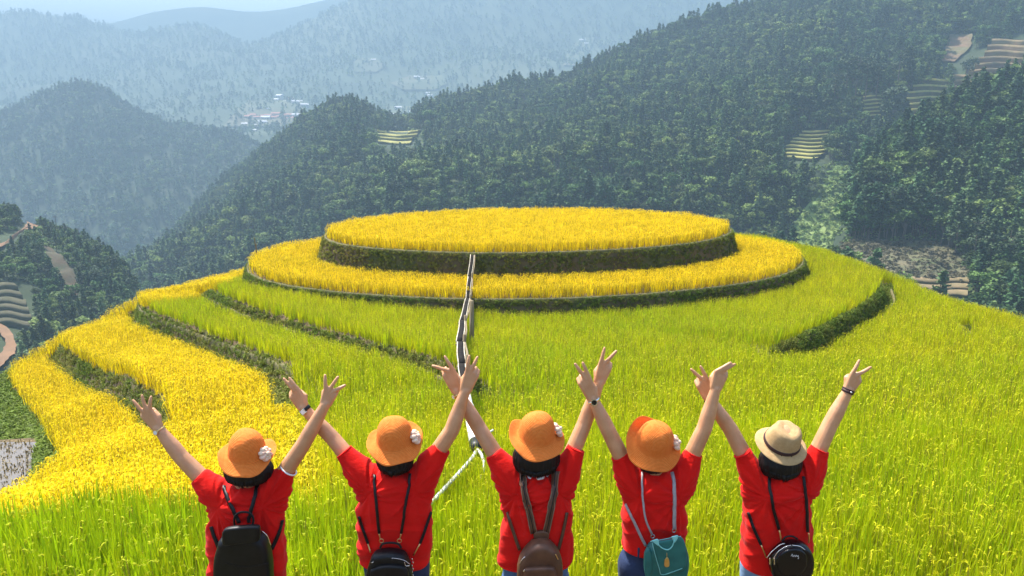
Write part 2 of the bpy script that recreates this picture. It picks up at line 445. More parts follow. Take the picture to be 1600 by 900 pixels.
m_leaf = leaf_mat('rice_leaf', (0.28, 0.41, 0.006), (0.82, 0.625, 0.004), 0.45, 0.25)
m_grain = leaf_mat('rice_grain', (0.36, 0.42, 0.012), (0.88, 0.62, 0.008), 0.28, 0.18)
m_stem = leaf_mat('rice_stem', (0.20, 0.20, 0.03), (0.34, 0.24, 0.03), 0.2, 0.2)
near_p = [rice_clump(i, 22, 3, 5, 0.68, 0.17, 0.0066, 0.10, m_leaf, m_grain, m_stem) for i in range(5)]
lush_p = [rice_clump(10 + i, 26, 2, 5, 0.64, 0.18, 0.0078, 0.10, m_leaf, m_grain, m_stem) for i in range(5)]
mid_p = [rice_clump(20 + i, 14, 4, 3, 0.52, 0.17, 0.0074, 0.10, m_leaf, m_grain, m_stem) for i in range(5)]
gold_p = [rice_clump(40 + i, 9, 11, 3, 0.50, 0.17, 0.0085, 0.16, m_leaf, m_grain, m_stem) for i in range(5)]

SP_ = 0.165
px_, py_ = np.meshgrid(np.arange(-20, 18, SP_), np.arange(3.75, 47.5, SP_)); px_ = px_.ravel(); py_ = py_.ravel()
px_ = px_ + rng.normal(0, 0.035, px_.size); py_ = py_ + rng.normal(0, 0.035, py_.size)
keep = np.abs(px_) < 0.80 * py_ + 2.5
px_, py_ = px_[keep], py_[keep]
nx_ = rng.uniform(-6.5, 6.5, 2600); ny_ = rng.uniform(3.75, 8, 2600)      # extra growth close by
px_ = np.concatenate([px_, nx_]); py_ = np.concatenate([py_, ny_])
d1, d2, rd, wd = masks(px_, py_)
ok = rd < 0.9
jit = rng.normal(0, 0.03, px_.size)
ok &= ~((d1 > -0.16 + jit) & (d1 < 0.5)); ok &= ~((d2 > -0.16 + jit) & (d2 < 0.42))
for k, (lo, hi) in enumerate([(-0.45, 0.08), (-0.42, 0.16), (-0.40, 0.12), (-0.5, 0.12), (-0.3, 0.1)]):
    d, tp = wd[k]; ok &= ~((d > lo + jit) & (d < hi + jit) & (tp > 0.25))
_g0 = ground(px_, py_); steep = np.hypot(ground(px_ + .12, py_) - _g0, ground(px_, py_ + .12) - _g0) / .12
ok &= ~((px_ < -7.5) & (rd > 0.05)); ok &= (steep < 0.75)
ok &= rng.random(px_.size) > 0.03
X, Y = px_[ok], py_[ok]; D1, D2 = d1[ok], d2[ok]; WD = [(d[ok], t[ok]) for d, t in wd]; RD = rd[ok]
Zg = ground(X, Y)
pp = proj(np.stack([X, Y, Zg + 0.4], -1))
# golden left slope: below the second step and left of the line where the green begins
green_poly = np.vstack([[(-1.6, 4.2), (-2.0, 6.5), (-2.6, 9.0), (-3.3, 11.0)], W2[1:], [hit_base(*q, 0.75) for q in ((222, 480), (250, 468), (300, 456), (362, 441))], [(-13.2, 34), (-12.5, 38), (0, 50), (30, 40), (30, 3), (-1.2, 3)]])
gp = poly_sdf(X, Y, green_poly)
soft = np.where(Y < 11.5, 0.9, 0.15)
gl = sstep(-1, 1, (gp + np.where(Y < 11.5, 0.7, 0.1) * fbm(X * .8, Y * .8, 21)) / soft)
gl *= sstep(4.8, 5.7, Y + 0.6 * fbm(X * 1.5, Y * 1.5, 4))
patch = fbm(X * 0.22, Y * 0.22, 31)
tint = 0.24 + 0.14 * patch + 0.10 * sstep(7, 13, X) * sstep(14, 18, Y) + 0.05 * rng.normal(0, 1, X.size)
tint = np.where((WD[0][0] > 0) & (X < 0) & (Y > 13), tint + 0.02, tint)
tint = np.maximum(tint, gl * (0.86 + 0.08 * patch))
t12 = D2 < 0
tint = np.where(t12, 0.93 + 0.06 * patch, tint)
tint = np.where(D1 < 0, 1.0 + 0.04 * patch, tint)
neargreen = sstep(6.0, 4.8, Y + 0.5 * fbm(X * 1.2, Y * 1.2, 44)) * sstep(0.8, -1.2, X)
tint = tint * (1 - 0.75 * neargreen) - 0.0
tint = np.clip(tint + rng.normal(0, 0.07, X.size), 0, 1)
rot = rng.uniform(0, 6.28, X.size); til = rng.normal(0, 0.05, X.size); rnd = rng.random(X.size)
scl = rng.uniform(0.88, 1.12, X.size) * (1 + 0.08 * fbm(X * 0.8, Y * 0.8, 8))
P3 = np.stack([X, Y, Zg - 0.03], -1)
near = Y < 9.0
reg = {'t1': (D1 < 0), 't2': t12 & ~(D1 < 0)}
rest = ~t12
reg['gold'] = rest & (gl > 0.5); near &= ~(gl > 0.5)
reg['green'] = rest & ~(gl > 0.5) & ~near
reg['near'] = rest & near & (neargreen <= 0.3); reg['lush'] = rest & near & (neargreen > 0.3)
spec = [('t1', gold_p, 'golden ripe rice filling the round summit terrace of the hill', 1.0), ('t2', gold_p, 'golden ripe rice ringing the second terrace just below the summit bank', 1.0),
        ('gold', gold_p, 'yellow ripe rice covering the lower left flank of the hill', 1.0), ('green', mid_p, 'yellow-green ripening rice across the middle and right slope of the hill', 1.0),
        ('near', near_p, 'yellow-green rice with nodding ears close behind the people at the right', 1.0), ('lush', lush_p, 'tall bright green rice blades in the lower left corner', 1.0)]
for key, protos, label, s in spec:
    m = reg[key]
    o = scatter('rice', [p.copy() for p in protos], P3[m], rot[m], til[m], scl[m] * s * (np.where(neargreen[m] > 0.3, 1.0, 1.0)), tint[m], rnd[m])
    tag(o, label, 'rice')
print('rice', {k: int(v.sum()) for k, v in reg.items()})

# ---- grass on the banks
def grass_tuft(seed, n, h, mats):
    r = np.random.default_rng(seed); V, F = [], []
    for i in range(n):
        a = r.uniform(0, 6.28); b = r.uniform(0, 0.09); q = r.uniform(0, 6.28); L = h * r.uniform(0.5, 1.1); ln = r.uniform(0.1, 0.9); w = 0.010
        bx, by = b * math.cos(q), b * math.sin(q); s = np.array([-math.sin(a), math.cos(a), 0]) * w; o = len(V)
        p0 = np.array([bx, by, 0]); p1 = p0 + np.array([ln * .45 * L * math.cos(a), ln * .45 * L * math.sin(a), L * .6]); p2 = p0 + np.array([ln * L * math.cos(a), ln * L * math.sin(a), L * (0.95 - 0.5 * ln)])
        V += [p0 - s, p0 + s, p1 + s, p1 - s, p2]; F += [(o, o + 1, o + 2, o + 3), (o + 3, o + 2, o + 4)]
    ob = mesh_obj('grass_tuft', V, F, mats, link=False); return ob
m_grass = leaf_mat('bank_grass', (0.13, 0.19, 0.025), (0.25, 0.215, 0.05), 0.3, 0.45)
tufts = [grass_tuft(60 + i, 16, 0.17, m_grass) for i in range(4)]
gx = rng.uniform(-24, 18, 640000); gy = rng.uniform(4, 46, 640000); kp = np.abs(gx) < 0.8 * gy + 2; gx, gy = gx[kp], gy[kp]
e1, e2, er, ew = masks(gx, gy)
bank = ((e1 > -0.02) & (e1 < 0.5)) | ((e2 > -0.02) & (e2 < 0.42))
for k, (lo, hi) in enumerate([(-0.3, 0.0), (-0.5, 0.10), (-0.5, 0.1), (-0.66, -0.02), (-0.3, 0.1)]):
    d, tp = ew[k]; bank |= (d > lo) & (d < hi) & (tp > 0.2)
pad = (er > 0.1) & (er < 2.6) & (gx < -6.6) & (gy < 27)
bank |= pad | ((np.abs(gy - 17.45 - 0.25 * np.sin(gx * 1.3)) < 0.35) & (gx < -9.5) & (er > 0))
_i = np.where((er < 0.6) & (gy < 40))[0]; _g0 = ground(gx[_i], gy[_i]); _st = np.hypot(ground(gx[_i] + .12, gy[_i]) - _g0, ground(gx[_i], gy[_i] + .12) - _g0) / .12
bank[_i] |= _st > 0.6
keepg = bank & (rng.random(gx.size) < np.where(pad, 0.65, 0.9)) & (gy < 40)
gx, gy = gx[keepg], gy[keepg]; gz = ground(gx, gy); k2 = (gz > PADDY_Z + 0.12) | (gy > 17.6); gx, gy, gz = gx[k2], gy[k2], gz[k2]
e1 = poly_sdf(gx, gy, T1); er = poly_sdf(gx, gy, rim)
gt = np.clip(0.25 + 0.5 * fbm(gx * 0.7, gy * 0.7, 77) + rng.normal(0, 0.15, gx.size), 0, 1); gt = np.where(er > 0.1, gt * 0.25, np.where(e1 < 0.6, gt + 0.25, gt))
tag(scatter('bank_grass', tufts, np.stack([gx, gy, gz - 0.02], -1), rng.uniform(0, 6.28, gx.size), rng.normal(0.0, 0.25, gx.size), rng.uniform(0.5, 1.0, gx.size) * np.where(er > 0.1, 2.0, 1.0), gt, rng.random(gx.size)),
    'dark short grass growing on the faces of the terrace banks', 'grass')
print('grass', gx.size)
# stubble in the flooded paddy
sx, sy = np.meshgrid(np.arange(-18, -8, 0.24), np.arange(8, 21, 0.24)); sx = sx.ravel() + rng.normal(0, .03, sx.size); sy = sy.ravel() + rng.normal(0, .03, sy.size)
kk = (ground(sx, sy) < PADDY_Z + 0.1) & (sy < 17.3); sx, sy = sx[kk], sy[kk]
m_stub = leaf_mat('stubble', (0.16, 0.12, 0.05), (0.30, 0.23, 0.10), 0.1, 0.3)
stub = [grass_tuft(90 + i, 14, 0.15, m_stub) for i in range(3)]
tag(scatter('rice_stubble', stub, np.stack([sx, sy, np.full(sx.size, PADDY_Z)], -1), rng.uniform(0, 6.28, sx.size), rng.normal(0, .1, sx.size), rng.uniform(.9, 1.3, sx.size), rng.random(sx.size), rng.random(sx.size)),
    'cut rice stubble standing in the flooded paddy at the left edge', 'stubble')

# ================================================================== mountains, built as slopes that climb from the valley to a crest
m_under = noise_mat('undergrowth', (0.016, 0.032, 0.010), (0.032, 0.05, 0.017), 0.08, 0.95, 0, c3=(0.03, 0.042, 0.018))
m_far = noise_mat('far_forest', (0.028, 0.05, 0.025), (0.06, 0.085, 0.04), 0.012, 0.95, 0, c3=(0.085, 0.10, 0.05))
class Slope:
    """rows from foot to crest; each row lists (px, py, distance). Points between are interpolated, gullies added."""
    def __init__(s, name, pxr, rows, sub, nx, amp, wave, mat, back=160, seed=1, crest_amp=0.25):
        s.px = np.linspace(*pxr, nx)
        R_ = []
        for r in rows:
            r = np.array(r, float)
            R_.append(np.stack([np.interp(s.px, r[:, 0], r[:, 1]), np.interp(s.px, r[:, 0], r[:, 2])], -1))
        R_ = np.array(R_)                       # rows, nx, 2
        k = len(rows); t = np.linspace(0, k - 1, (k - 1) * sub + 1); i = np.minimum(t.astype(int), k - 2); f = (t - i)[:, None, None]
        G = R_[i] * (1 - f) + R_[i + 1] * f
        # soften the row joints
        for _ in range(3): G[1:-1] = (G[:-2] + 2 * G[1:-1] + G[2:]) / 4
        for _ in range(2): G[:, 1:-1] = (G[:, :-2] + 2 * G[:, 1:-1] + G[:, 2:]) / 4
        s.G = G; P = U(np.broadcast_to(s.px, G.shape[:2]), G[..., 0], G[..., 1])
        v = (t / (k - 1))[:, None]; env = np.minimum(1, 5 * (1 - v) + crest_amp)
        nz = fbm(P[..., 0] / wave, P[..., 1] / wave + P[..., 2] / wave * 0.5, seed) + 0.8 * (0.5 - np.abs(fbm(P[..., 0] / wave * 0.7 + 9, P[..., 1] / wave * 0.7, seed + 3)))
        P[..., 2] += amp * nz * env
        bk = [P]
        c = P[-1]
        for j in range(1, 5):
            q = c.copy(); q[:, 1] += back * j / 4; q[:, 0] *= 1 + back * j / 4 / np.maximum(c[:, 1], 1); q[:, 2] -= back * 0.45 * (j / 4) ** 1.4; bk.append(q[None])
        s.P = np.concatenate(bk, 0); s.nfront = len(P)
        s.obj = tag(grid_obj(name, s.P, mat), kind='structure')
    def sample(s, n, seed, crest_extra=0):
        r = np.random.default_rng(seed); P = s.P[:s.nfront + 2]
        a = np.linalg.norm(np.cross(P[1:, :-1] - P[:-1, :-1], P[:-1, 1:] - P[:-1, :-1]), axis=-1)
        w = a.ravel() / a.sum(); id_ = r.choice(w.size, n, p=w); i, j = np.divmod(id_, a.shape[1])
        if crest_extra:
            i = np.concatenate([i, np.full(crest_extra, s.nfront - 2) + r.integers(0, 2, crest_extra)]); j = np.concatenate([j, r.integers(0, a.shape[1], crest_extra)])
        u = r.random(i.size)[:, None]; v = r.random(i.size)[:, None]
        return P[i, j] * (1 - u) * (1 - v) + P[i + 1, j] * u * (1 - v) + P[i, j + 1] * (1 - u) * v + P[i + 1, j + 1] * u * v
    def surf(s, px, py):
        """surface point seen at a photograph pixel"""
        j = int(np.clip(np.searchsorted(s.px, px), 1, len(s.px) - 1)); f = (px - s.px[j - 1]) / (s.px[j] - s.px[j - 1])
        c = s.P[:s.nfront, j - 1] * (1 - f) + s.P[:s.nfront, j] * f; yy = proj(c)[:, 1]
        for k in range(len(c) - 1):
            if yy[k] >= py >= yy[k + 1]: g = (yy[k] - py) / max(yy[k] - yy[k + 1], 1e-6); return c[k] * (1 - g) + c[k + 1] * g
        return c[-1] if py < yy.min() else c[0]

valley = tag(grid_obj('valley', np.stack(np.meshgrid(np.linspace(-7000, 7000, 40), np.linspace(-2500, 7000, 40)) + [np.full((40, 40), -230.0)], -1), m_far), kind='structure')
R1 = Slope('forest_ridge', (150, 2300), [
    [(150,640,230),(2300,640,230)],
    [(150,520,300),(700,480,260),(1300,430,250),(2300,420,250)],
    [(150,470,420),(400,350,420),(700,300,340),(1000,300,320),(1300,300,310),(1600,250,320),(2300,200,330)],
    [(150,455,520),(300,380,560),(400,290,560),(540,230,500),(700,240,470),(900,210,450),(1100,170,430),(1300,130,430),(1600,70,440),(2300,0,450)],
    [(150,452,600),(230,430,620),(300,345,640),(350,292,650),(400,250,660),(440,222,650),(480,190,640),(520,168,630),(550,164,630),(580,180,640),(610,200,650),(640,202,650),(660,180,640),(700,166,640),(760,150,640),(820,140,640),(880,128,640),(920,108,640),(960,90,640),(1000,70,640),(1040,55,640),(1100,38,640),(1160,20,640),(1220,-8,640),(1300,-60,650),(1600,-190,680),(2300,-330,720)]],
    14, 300, 9, 60, m_under, seed=11)
R2 = Slope('forest_spur', (1180, 2400), [
    [(1180,700,120),(2400,700,120)],
    [(1180,470,175),(1320,440,170),(1500,470,165),(2400,480,160)],
    [(1180,455,190),(1300,425,195),(1330,395,205),(1480,390,210),(1600,380,205),(2400,360,200)],
    [(1180,452,200),(1300,415,215),(1330,340,235),(1400,290,240),(1600,240,240),(2400,200,240)],
    [(1180,450,205),(1290,412,235),(1318,340,265),(1340,290,270),(1400,228,275),(1450,206,280),(1500,176,285),(1550,148,290),(1600,126,295),(1700,70,300),(2400,-150,320)]],
    12, 150, 4, 30, m_under, seed=5, back=90)
L1 = Slope('left_knoll', (-900, 300), [
    [(-900,760,118),(300,760,118)],
    [(-900,600,167),(0,580,164),(120,580,167),(300,640,161)],
    [(-900,480,205),(0,470,198),(100,490,202),(200,510,205),(240,560,198),(300,640,186)],
    [(-900,380,242),(0,390,236),(80,400,236),(150,430,236),(200,460,232),(240,555,214),(300,640,198)],
    [(-900,200,291),(-200,290,279),(0,330,273),(30,345,273),(60,356,273),(100,370,273),(140,388,270),(180,412,264),(205,440,257),(220,475,248),(240,550,229),(300,640,211)]],
    10, 110, 2, 20, m_under, seed=8, back=70)
M1 = Slope('hazy_mountain', (-1400, 620), [
    [(-1400,620,560),(620,620,560)],
    [(-1400,420,760),(0,420,760),(300,430,740),(520,470,700),(620,520,650)],
    [(-1400,300,900),(0,290,900),(200,280,900),(400,330,880),(520,430,820),(620,500,760)],
    [(-1400,120,1100),(-300,205,1100),(-100,196,1100),(0,186,1100),(40,166,1100),(75,145,1100),(110,137,1100),(140,137,1100),(170,146,1100),(200,170,1100),(250,194,1100),(320,206,1090),(400,226,1060),(430,256,1030),(480,335,960),(520,410,900),(620,490,820)]],
    14, 190, 11, 90, m_under, seed=23, back=260)
F1 = Slope('far_range', (-1600, 3000), [
    [(-1600,420,950),(3000,420,950)],
    [(-1600,230,1216),(300,225,1216),(500,225,1216),(900,240,1216),(3000,200,1216)],
    [(-1600,185,1596),(300,170,1634),(450,165,1634),(600,150,1672),(750,140,1672),(900,130,1672),(3000,100,1672)],
    [(-1600,100,2052),(0,120,2052),(300,120,1976),(450,115,1976),(600,95,1976),(800,80,2052),(3000,40,2052)],
    [(-1600,-60,2432),(-300,60,2432),(0,24,2432),(40,18,2432),(70,24,2432),(85,30,2432),(120,26,2432),(150,38,2432),(185,46,2432),(215,56,2432),(235,48,2394),(270,42,2394),(310,40,2394),(335,48,2394),(360,62,2394),(385,70,2394),(410,68,2356),(450,50,2356),(500,24,2356),(545,4,2356),(600,-30,2356),(800,-40,2356),(1000,-60,2356),(3000,-200,2432)]],
    10, 420, 20, 200, m_far, seed=31, back=500)
F2 = Slope('farthest_range', (-1800, 3000), [
    [(-1800,240,2380),(3000,240,2380)],
    [(-1800,120,2800),(0,120,2800),(3000,120,2800)],
    [(-1800,20,3290),(0,60,3290),(100,48,3290),(190,34,3290),(230,20,3290),(290,12,3290),(320,10,3290),(350,14,3290),(390,20,3290),(440,16,3290),(500,2,3290),(600,-20,3290),(3000,-150,3290)]],
    10, 300, 15, 300, m_far, seed=41, back=500, crest_amp=0.12)

# ------------------------------------------------------------------ tree kinds
m_crown = leaf_mat('broadleaf_crown', (0.046, 0.095, 0.022), (0.16, 0.205, 0.05), 0.15, 0.6)
m_pine = leaf_mat('pine_crown', (0.030, 0.072, 0.026), (0.09, 0.14, 0.045), 0.12, 0.55)
m_bark = noise_mat('bark', (0.09, 0.07, 0.05), (0.16, 0.13, 0.10), 3, 0.95, 0.4, stretch=(4, 4, 0.6))
def leafquads(cs, size, r, flat=0.5):
    V, F = [], []
    for c in cs:
        n = r.normal(0, 1, 3); n[2] = abs(n[2]) + flat; n /= np.linalg.norm(n)
        a = np.cross(n, r.normal(0, 1, 3)); a /= np.linalg.norm(a) + 1e-9; b = np.cross(n, a); s = size * r.uniform(0.6, 1.35)
        o = len(V); V += [c + a * s, c + b * s * 0.8, c - a * s * 0.9, c - b * s * 0.7]; F.append((o, o + 1, o + 2, o + 3))
    return V, F
def limb(p0, p1, r0, r1, seg=6): return tube([p0, (np.array(p0) + np.array(p1)) / 2 + np.array([0.05, 0.03, 0]), p1], [r0, (r0 + r1) / 2, r1], seg)
def broadleaf(seed, H, n, size):
    r = np.random.default_rng(seed); cs = []; limbs = [limb((0, 0, -0.6), (r.normal(0, .15), r.normal(0, .15), H * 0.5), H * 0.022, H * 0.014)]
    nl = 8
    for i in range(nl):
        a = r.uniform(0, 6.28); rr = H * r.uniform(0.08, 0.27); c = np.array([rr * math.cos(a), rr * math.sin(a), H * r.uniform(0.42, 0.84)]); rad = H * r.uniform(0.12, 0.2)
        limbs.append(limb((0, 0, H * 0.36), tuple(c), H * 0.011, H * 0.003, 5))
        d = r.normal(0, 1, (n // nl, 3)); d /= np.linalg.norm(d, axis=1)[:, None]; d[:, 2] = np.where(d[:, 2] < -0.3, -d[:, 2] * .6, d[:, 2])
        cs += list(c + d * rad * r.uniform(0.7, 1.08, (n // nl, 1)) * np.array([1.1, 1.1, 0.85]))
    return leafquads(cs, size, r), join(*limbs)
def pine(seed, H, n, size, bare=0.3):
    r = np.random.default_rng(seed); cs = []; limbs = [limb((0, 0, -0.6), (r.normal(0, .12), r.normal(0, .12), H * 0.97), H * 0.017, H * 0.003)]
    whorls = 11
    for w in range(whorls):
        t = w / (whorls - 1); z = H * (bare + (0.98 - bare) * t); L = H * 0.20 * (1 - t) ** 0.75 + H * 0.025
        nb = 5
        for b in range(nb):
            a = r.uniform(0, 6.28); L2 = L * r.uniform(0.55, 1.15); e = np.array([L2 * math.cos(a), L2 * math.sin(a), z + L2 * r.uniform(-0.1, 0.35)])
            if w % 2 == 0 and b < 3: limbs.append(limb((0, 0, z), tuple(e), H * 0.005, H * 0.0015, 4))
            k = max(2, int(n / (whorls * nb)))
            f = r.uniform(0.3, 1.05, k)[:, None]
            cs += list(np.array([0, 0, z]) * (1 - f) + e * f + r.normal(0, size * 0.5, (k, 3)))
    return leafquads(cs, size, r, 0.9), join(*limbs)
def tree_proto(fn, mat, *a):
    (cv, cf), (tv, tf) = fn(*a); V, F = join((cv, cf), (tv, tf))
    o = mesh_obj('forest_tree', V, F, mat, link=False); o.data.materials.append(m_bark)
    o.data.polygons.foreach_set('material_index', [0] * len(cf) + [1] * len(tf)); return o
kinds_near = [tree_proto(broadleaf, m_crown, 100 + i, 9.0, 420, 0.42) for i in range(4)] + [tree_proto(pine, m_pine, 120 + i, 11.5, 440, 0.42, 0.3) for i in range(3)]
kinds_mid = [tree_proto(broadleaf, m_crown, 130 + i, 9.0, 130, 0.85) for i in range(3)] + [tree_proto(pine, m_pine, 140 + i, 12.0, 120, 0.9, 0.2) for i in range(3)]
def far_tree(seed, H):
    r = np.random.default_rng(seed); cs = np.stack([r.normal(0, H * .16, 40), r.normal(0, H * .16, 40), r.uniform(H * .15, H, 40)], -1)
    cs[:, :2] *= (1.25 - cs[:, 2:] / H); v, f = leafquads(list(cs), H * 0.13, r); return mesh_obj('forest_tree', v, f, m_crown, link=False)
kinds_far = [far_tree(150 + i, 13.0) for i in range(4)]

def in_poly(p, poly): return poly_sdf(p[:, 0], p[:, 1], np.array(poly, float)) < 0
# clearings, in the photograph's pixels
CLEAR_R1 = {'terrace_a': [(1216,240),(1245,214),(1262,204),(1296,206),(1296,256),(1222,256)], 'terrace_b': [(1342,152),(1376,150),(1376,188),(1344,188)],
            'terrace_c': [(1408,150),(1480,124),(1480,160),(1416,190)], 'bare': [(1466,100),(1482,58),(1520,54),(1524,76),(1490,96)],
            'terrace_d': [(1490,92),(1540,72),(1600,56),(1640,56),(1640,112),(1560,118),(1500,150),(1480,150)], 'terrace_e': [(584,206),(664,204),(664,228),(588,232)],
            'gully': [(1218,384),(1248,330),(1280,286),(1308,252),(1334,262),(1330,330),(1340,398),(1344,430),(1216,430),(1222,398)]}
CLEAR_R2 = {'gully': [(1226,384),(1262,330),(1296,282),(1312,262),(1326,270),(1318,330),(1326,390),(1240,398)], 'field': [(1306,392),(1340,378),(1400,382),(1440,372),(1490,392),(1520,440),(1524,500),(1310,440)]}
CLEAR_L1 = {'road_up': [(-20,392),(-20,372),(20,360),(40,346),(64,346),(66,358),(48,366),(24,382),(0,398)], 'scar': [(66,384),(80,384),(104,410),(124,440),(128,466),(108,466),(90,430)],
            'terr': [(-40,436),(30,440),(60,470),(60,520),(-40,520)], 'road_low': [(-40,510),(6,506),(36,530),(38,556),(20,590),(-40,610)]}
forest = []
def plant(slope, n, seed, kinds, smin, smax, clear, label, crest=0, extra=None, tint0=0.35, shifts=(0, 9, 18)):
    P = slope.sample(n, seed, crest); q = proj(P); ok = np.ones(len(P), bool)
    for ck, poly in clear.items():
        for sh in (range(0, 64, 8) if ck == 'gully' and len(shifts) > 2 else shifts): ok &= ~in_poly(q - np.array([0, sh]), poly)
    ok &= (q[:, 0] > -250) & (q[:, 0] < 1850) & (q[:, 1] > -160)
    if extra is not None: ok &= extra(P, q)
    P = P[ok]; q = q[ok]; m = len(P)
    tn = np.clip(tint0 + 0.75 * fbm(P[:, 0] / 45, P[:, 1] / 45 + P[:, 2] / 30, seed) + rng.normal(0, .16, m), 0, 1)
    sc = rng.uniform(smin, smax, m) ** 1.3 * (1 + 0.45 * fbm(P[:, 0] / 30, P[:, 1] / 30, seed + 5))
    o = scatter('forest', [k.copy() for k in kinds], P, rng.uniform(0, 6.28, m), rng.normal(0, .05, m), sc, tn, rng.random(m)); tag(o, label, 'forest'); print('forest', label[:30], m)
    return o
plant(R1, 34000, 1, kinds_near, 0.6, 1.2, CLEAR_R1, 'dense dark mixed forest on the large ridge behind the summit', 500)
plant(R2, 9000, 2, kinds_near, 0.7, 1.2, CLEAR_R2, 'darker forest on the near spur at the right edge', 100, tint0=0.2, shifts=(0, 12, 24, 36))
plant(L1, 7500, 3, kinds_near, 0.36, 0.68, CLEAR_L1, 'dark bushy forest on the knoll at the left edge', 120, shifts=(0, 7))
plant(M1, 26000, 4, kinds_mid, 0.7, 1.15, {}, 'hazy blue forest on the rounded mountain at the left', 400)
plant(F1, 60000, 5, kinds_far, 0.6, 1.15, {}, 'pale far forest on the distant range', 2500, lambda P, q: (q[:, 1] < 110) | (rng.random(len(P)) < 0.5))

def low_bush(seed):
    r = np.random.default_rng(seed); d = r.normal(0, 1, (70, 3)); d /= np.linalg.norm(d, axis=1)[:, None]; d[:, 2] = abs(d[:, 2]); v, f = leafquads(list(d * r.uniform(.6, 1.1, (70, 1)) * np.array([2.0, 2.0, 1.8])), .42, r); return mesh_obj('bush', v, f, m_crown, link=False)
kinds_bush = [low_bush(170 + i) for i in range(3)]
plant(L1, 9000, 13, kinds_bush, 0.35, 0.8, {k_: v_ for k_, v_ in CLEAR_L1.items()}, 'low dark scrub between the trees of the left knoll', 0, shifts=(0, 4))
plant(R1, 24000, 14, kinds_bush, 0.6, 1.5, CLEAR_R1, 'low scrub between the trees of the large ridge', 0, shifts=(0, 5), tint0=0.45)
plant(R2, 4000, 15, kinds_bush, 0.5, 1.3, CLEAR_R2, 'low scrub between the trees of the near right spur', 0, shifts=(0, 6))

# ================================================================== things on the far slopes
def patch(name, slope, rows, nx, ny, lift, mat, rough=0.4, seed=0):
    rows = np.array(rows, float); ys_ = np.linspace(rows[0, 0], rows[-1, 0], ny); P = np.zeros((ny, nx, 3))
    for i, y in enumerate(ys_):
        a = np.interp(y, rows[:, 0], rows[:, 1]) + rng.normal(0, 1.0); b = np.interp(y, rows[:, 0], rows[:, 2]) + rng.normal(0, 1.0)
        for j, x in enumerate(np.linspace(a, b, nx)): P[i, j] = slope.surf(x, y)
    P[..., 2] += lift + rough * fbm(P[..., 0] * 0.3, P[..., 1] * 0.3, seed); P[..., 1] -= lift * 0.7
    return tag(grid_obj(name, P, mat), kind='structure')
m_tread = noise_mat('terrace_crop', (0.34, 0.30, 0.085), (0.25, 0.25, 0.07), 0.6, 0.95, 0.3)
m_riser = noise_mat('terrace_riser', (0.075, 0.085, 0.03), (0.12, 0.10, 0.05), 0.5, 0.95, 0.3)
m_bare = noise_mat('bare_earth', (0.16, 0.098, 0.055), (0.12, 0.088, 0.046), 0.25, 0.95, 0.4, c3=(0.12, 0.12, 0.05))
m_dryt = noise_mat('dry_terrace', (0.22, 0.16, 0.085), (0.16, 0.13, 0.06), 0.5, 0.95, 0.3)
def terraces(slope, rows, n, label, mt=m_tread, mr=m_riser, nx=14, wob=1.2):
    """stepped fields climbing a slope, one step per object"""
    rows = np.array(rows, float); yy = np.linspace(rows[-1, 0], rows[0, 0], n + 1)        # from the foot upwards
    base_ = slope.surf((rows[-1, 1] + rows[-1, 2]) / 2, rows[-1, 0]); root = empty('terraced_field', tuple(float(v) for v in base_)); tag(root, label, 'terraced field')
    wv = rng.uniform(0, 6)
    for k in range(n):
        lo, hi = [], []
        for arr, y in ((lo, yy[k]), (hi, yy[k + 1])):
            a = np.interp(y, rows[:, 0], rows[:, 1]) + rng.normal(0, 1.2); b = np.interp(y, rows[:, 0], rows[:, 2]) + rng.normal(0, 1.2)
            for x in np.linspace(a, b, nx): arr.append(slope.surf(x, y + wob * math.sin(x * 0.09 + wv)))
        lo, hi = np.array(lo), np.array(hi); zt = hi[:, 2] + 0.5
        A = lo.copy(); A[:, 2] -= 0.6; B = lo.copy(); B[:, 1] -= 0.4; B[:, 2] = zt - 0.28 * (zt - lo[:, 2]); C = lo.copy(); C[:, 1] -= 0.3; C[:, 2] = zt; D = hi.copy(); D[:, 2] = zt + 0.05
        bank_ = grid_obj('terrace_bank', np.stack([A, B], 0) - np.array(base_), mr, root, False); tread = grid_obj('terrace_crop', np.stack([B, C, D], 0) - np.array(base_), mt, bank_, False)
    return root
terraces(R1, [(205,1258,1294),(222,1238,1295),(240,1221,1290),(252,1224,1270)], 8, 'pale striped terrace field in the forest left of the grassy gully')
terraces(R1, [(151,1346,1374),(187,1345,1374)], 6, 'small striped terrace field beside the round dark tree')
terraces(R1, [(126,1452,1480),(150,1412,1478),(188,1416,1440)], 7, 'pale terrace strips seen between the trunks of tall pines')
terraces(R1, [(64,1556,1640),(84,1542,1640),(110,1520,1640),(128,1488,1560),(146,1486,1520)], 9, 'brown bare terraces at the upper right edge', m_dryt, m_bare)
terraces(R1, [(205,590,660),(226,592,640)], 4, 'thin yellow terrace strips high on the ridge left of centre')
patch('bare_slope', R1, [(56,1484,1520),(75,1478,1518),(98,1470,1492)], 10, 10, 0.8, m_bare, 1.0, 4)
terraces(R2, [(436,1420,1512),(466,1440,1510)], 3, 'pale earth terrace edges below the bare field at the right', m_dryt, m_riser)
m_gully = noise_mat('gully_grass', (0.15, 0.23, 0.06), (0.22, 0.28, 0.09), 0.22, 0.95, 0.5, c3=(0.12, 0.18, 0.05), bscale=1.2)
m_dry = noise_mat('dry_field', (0.13, 0.11, 0.06), (0.085, 0.08, 0.04), 0.5, 0.95, 0.5, c3=(0.07, 0.085, 0.03), bscale=1.5)
gul = patch('grass_gully', R1, [(258,1306,1326),(300,1276,1330),(340,1246,1332),(394,1220,1340)], 16, 30, 0.7, m_gully, 1.2, 6)
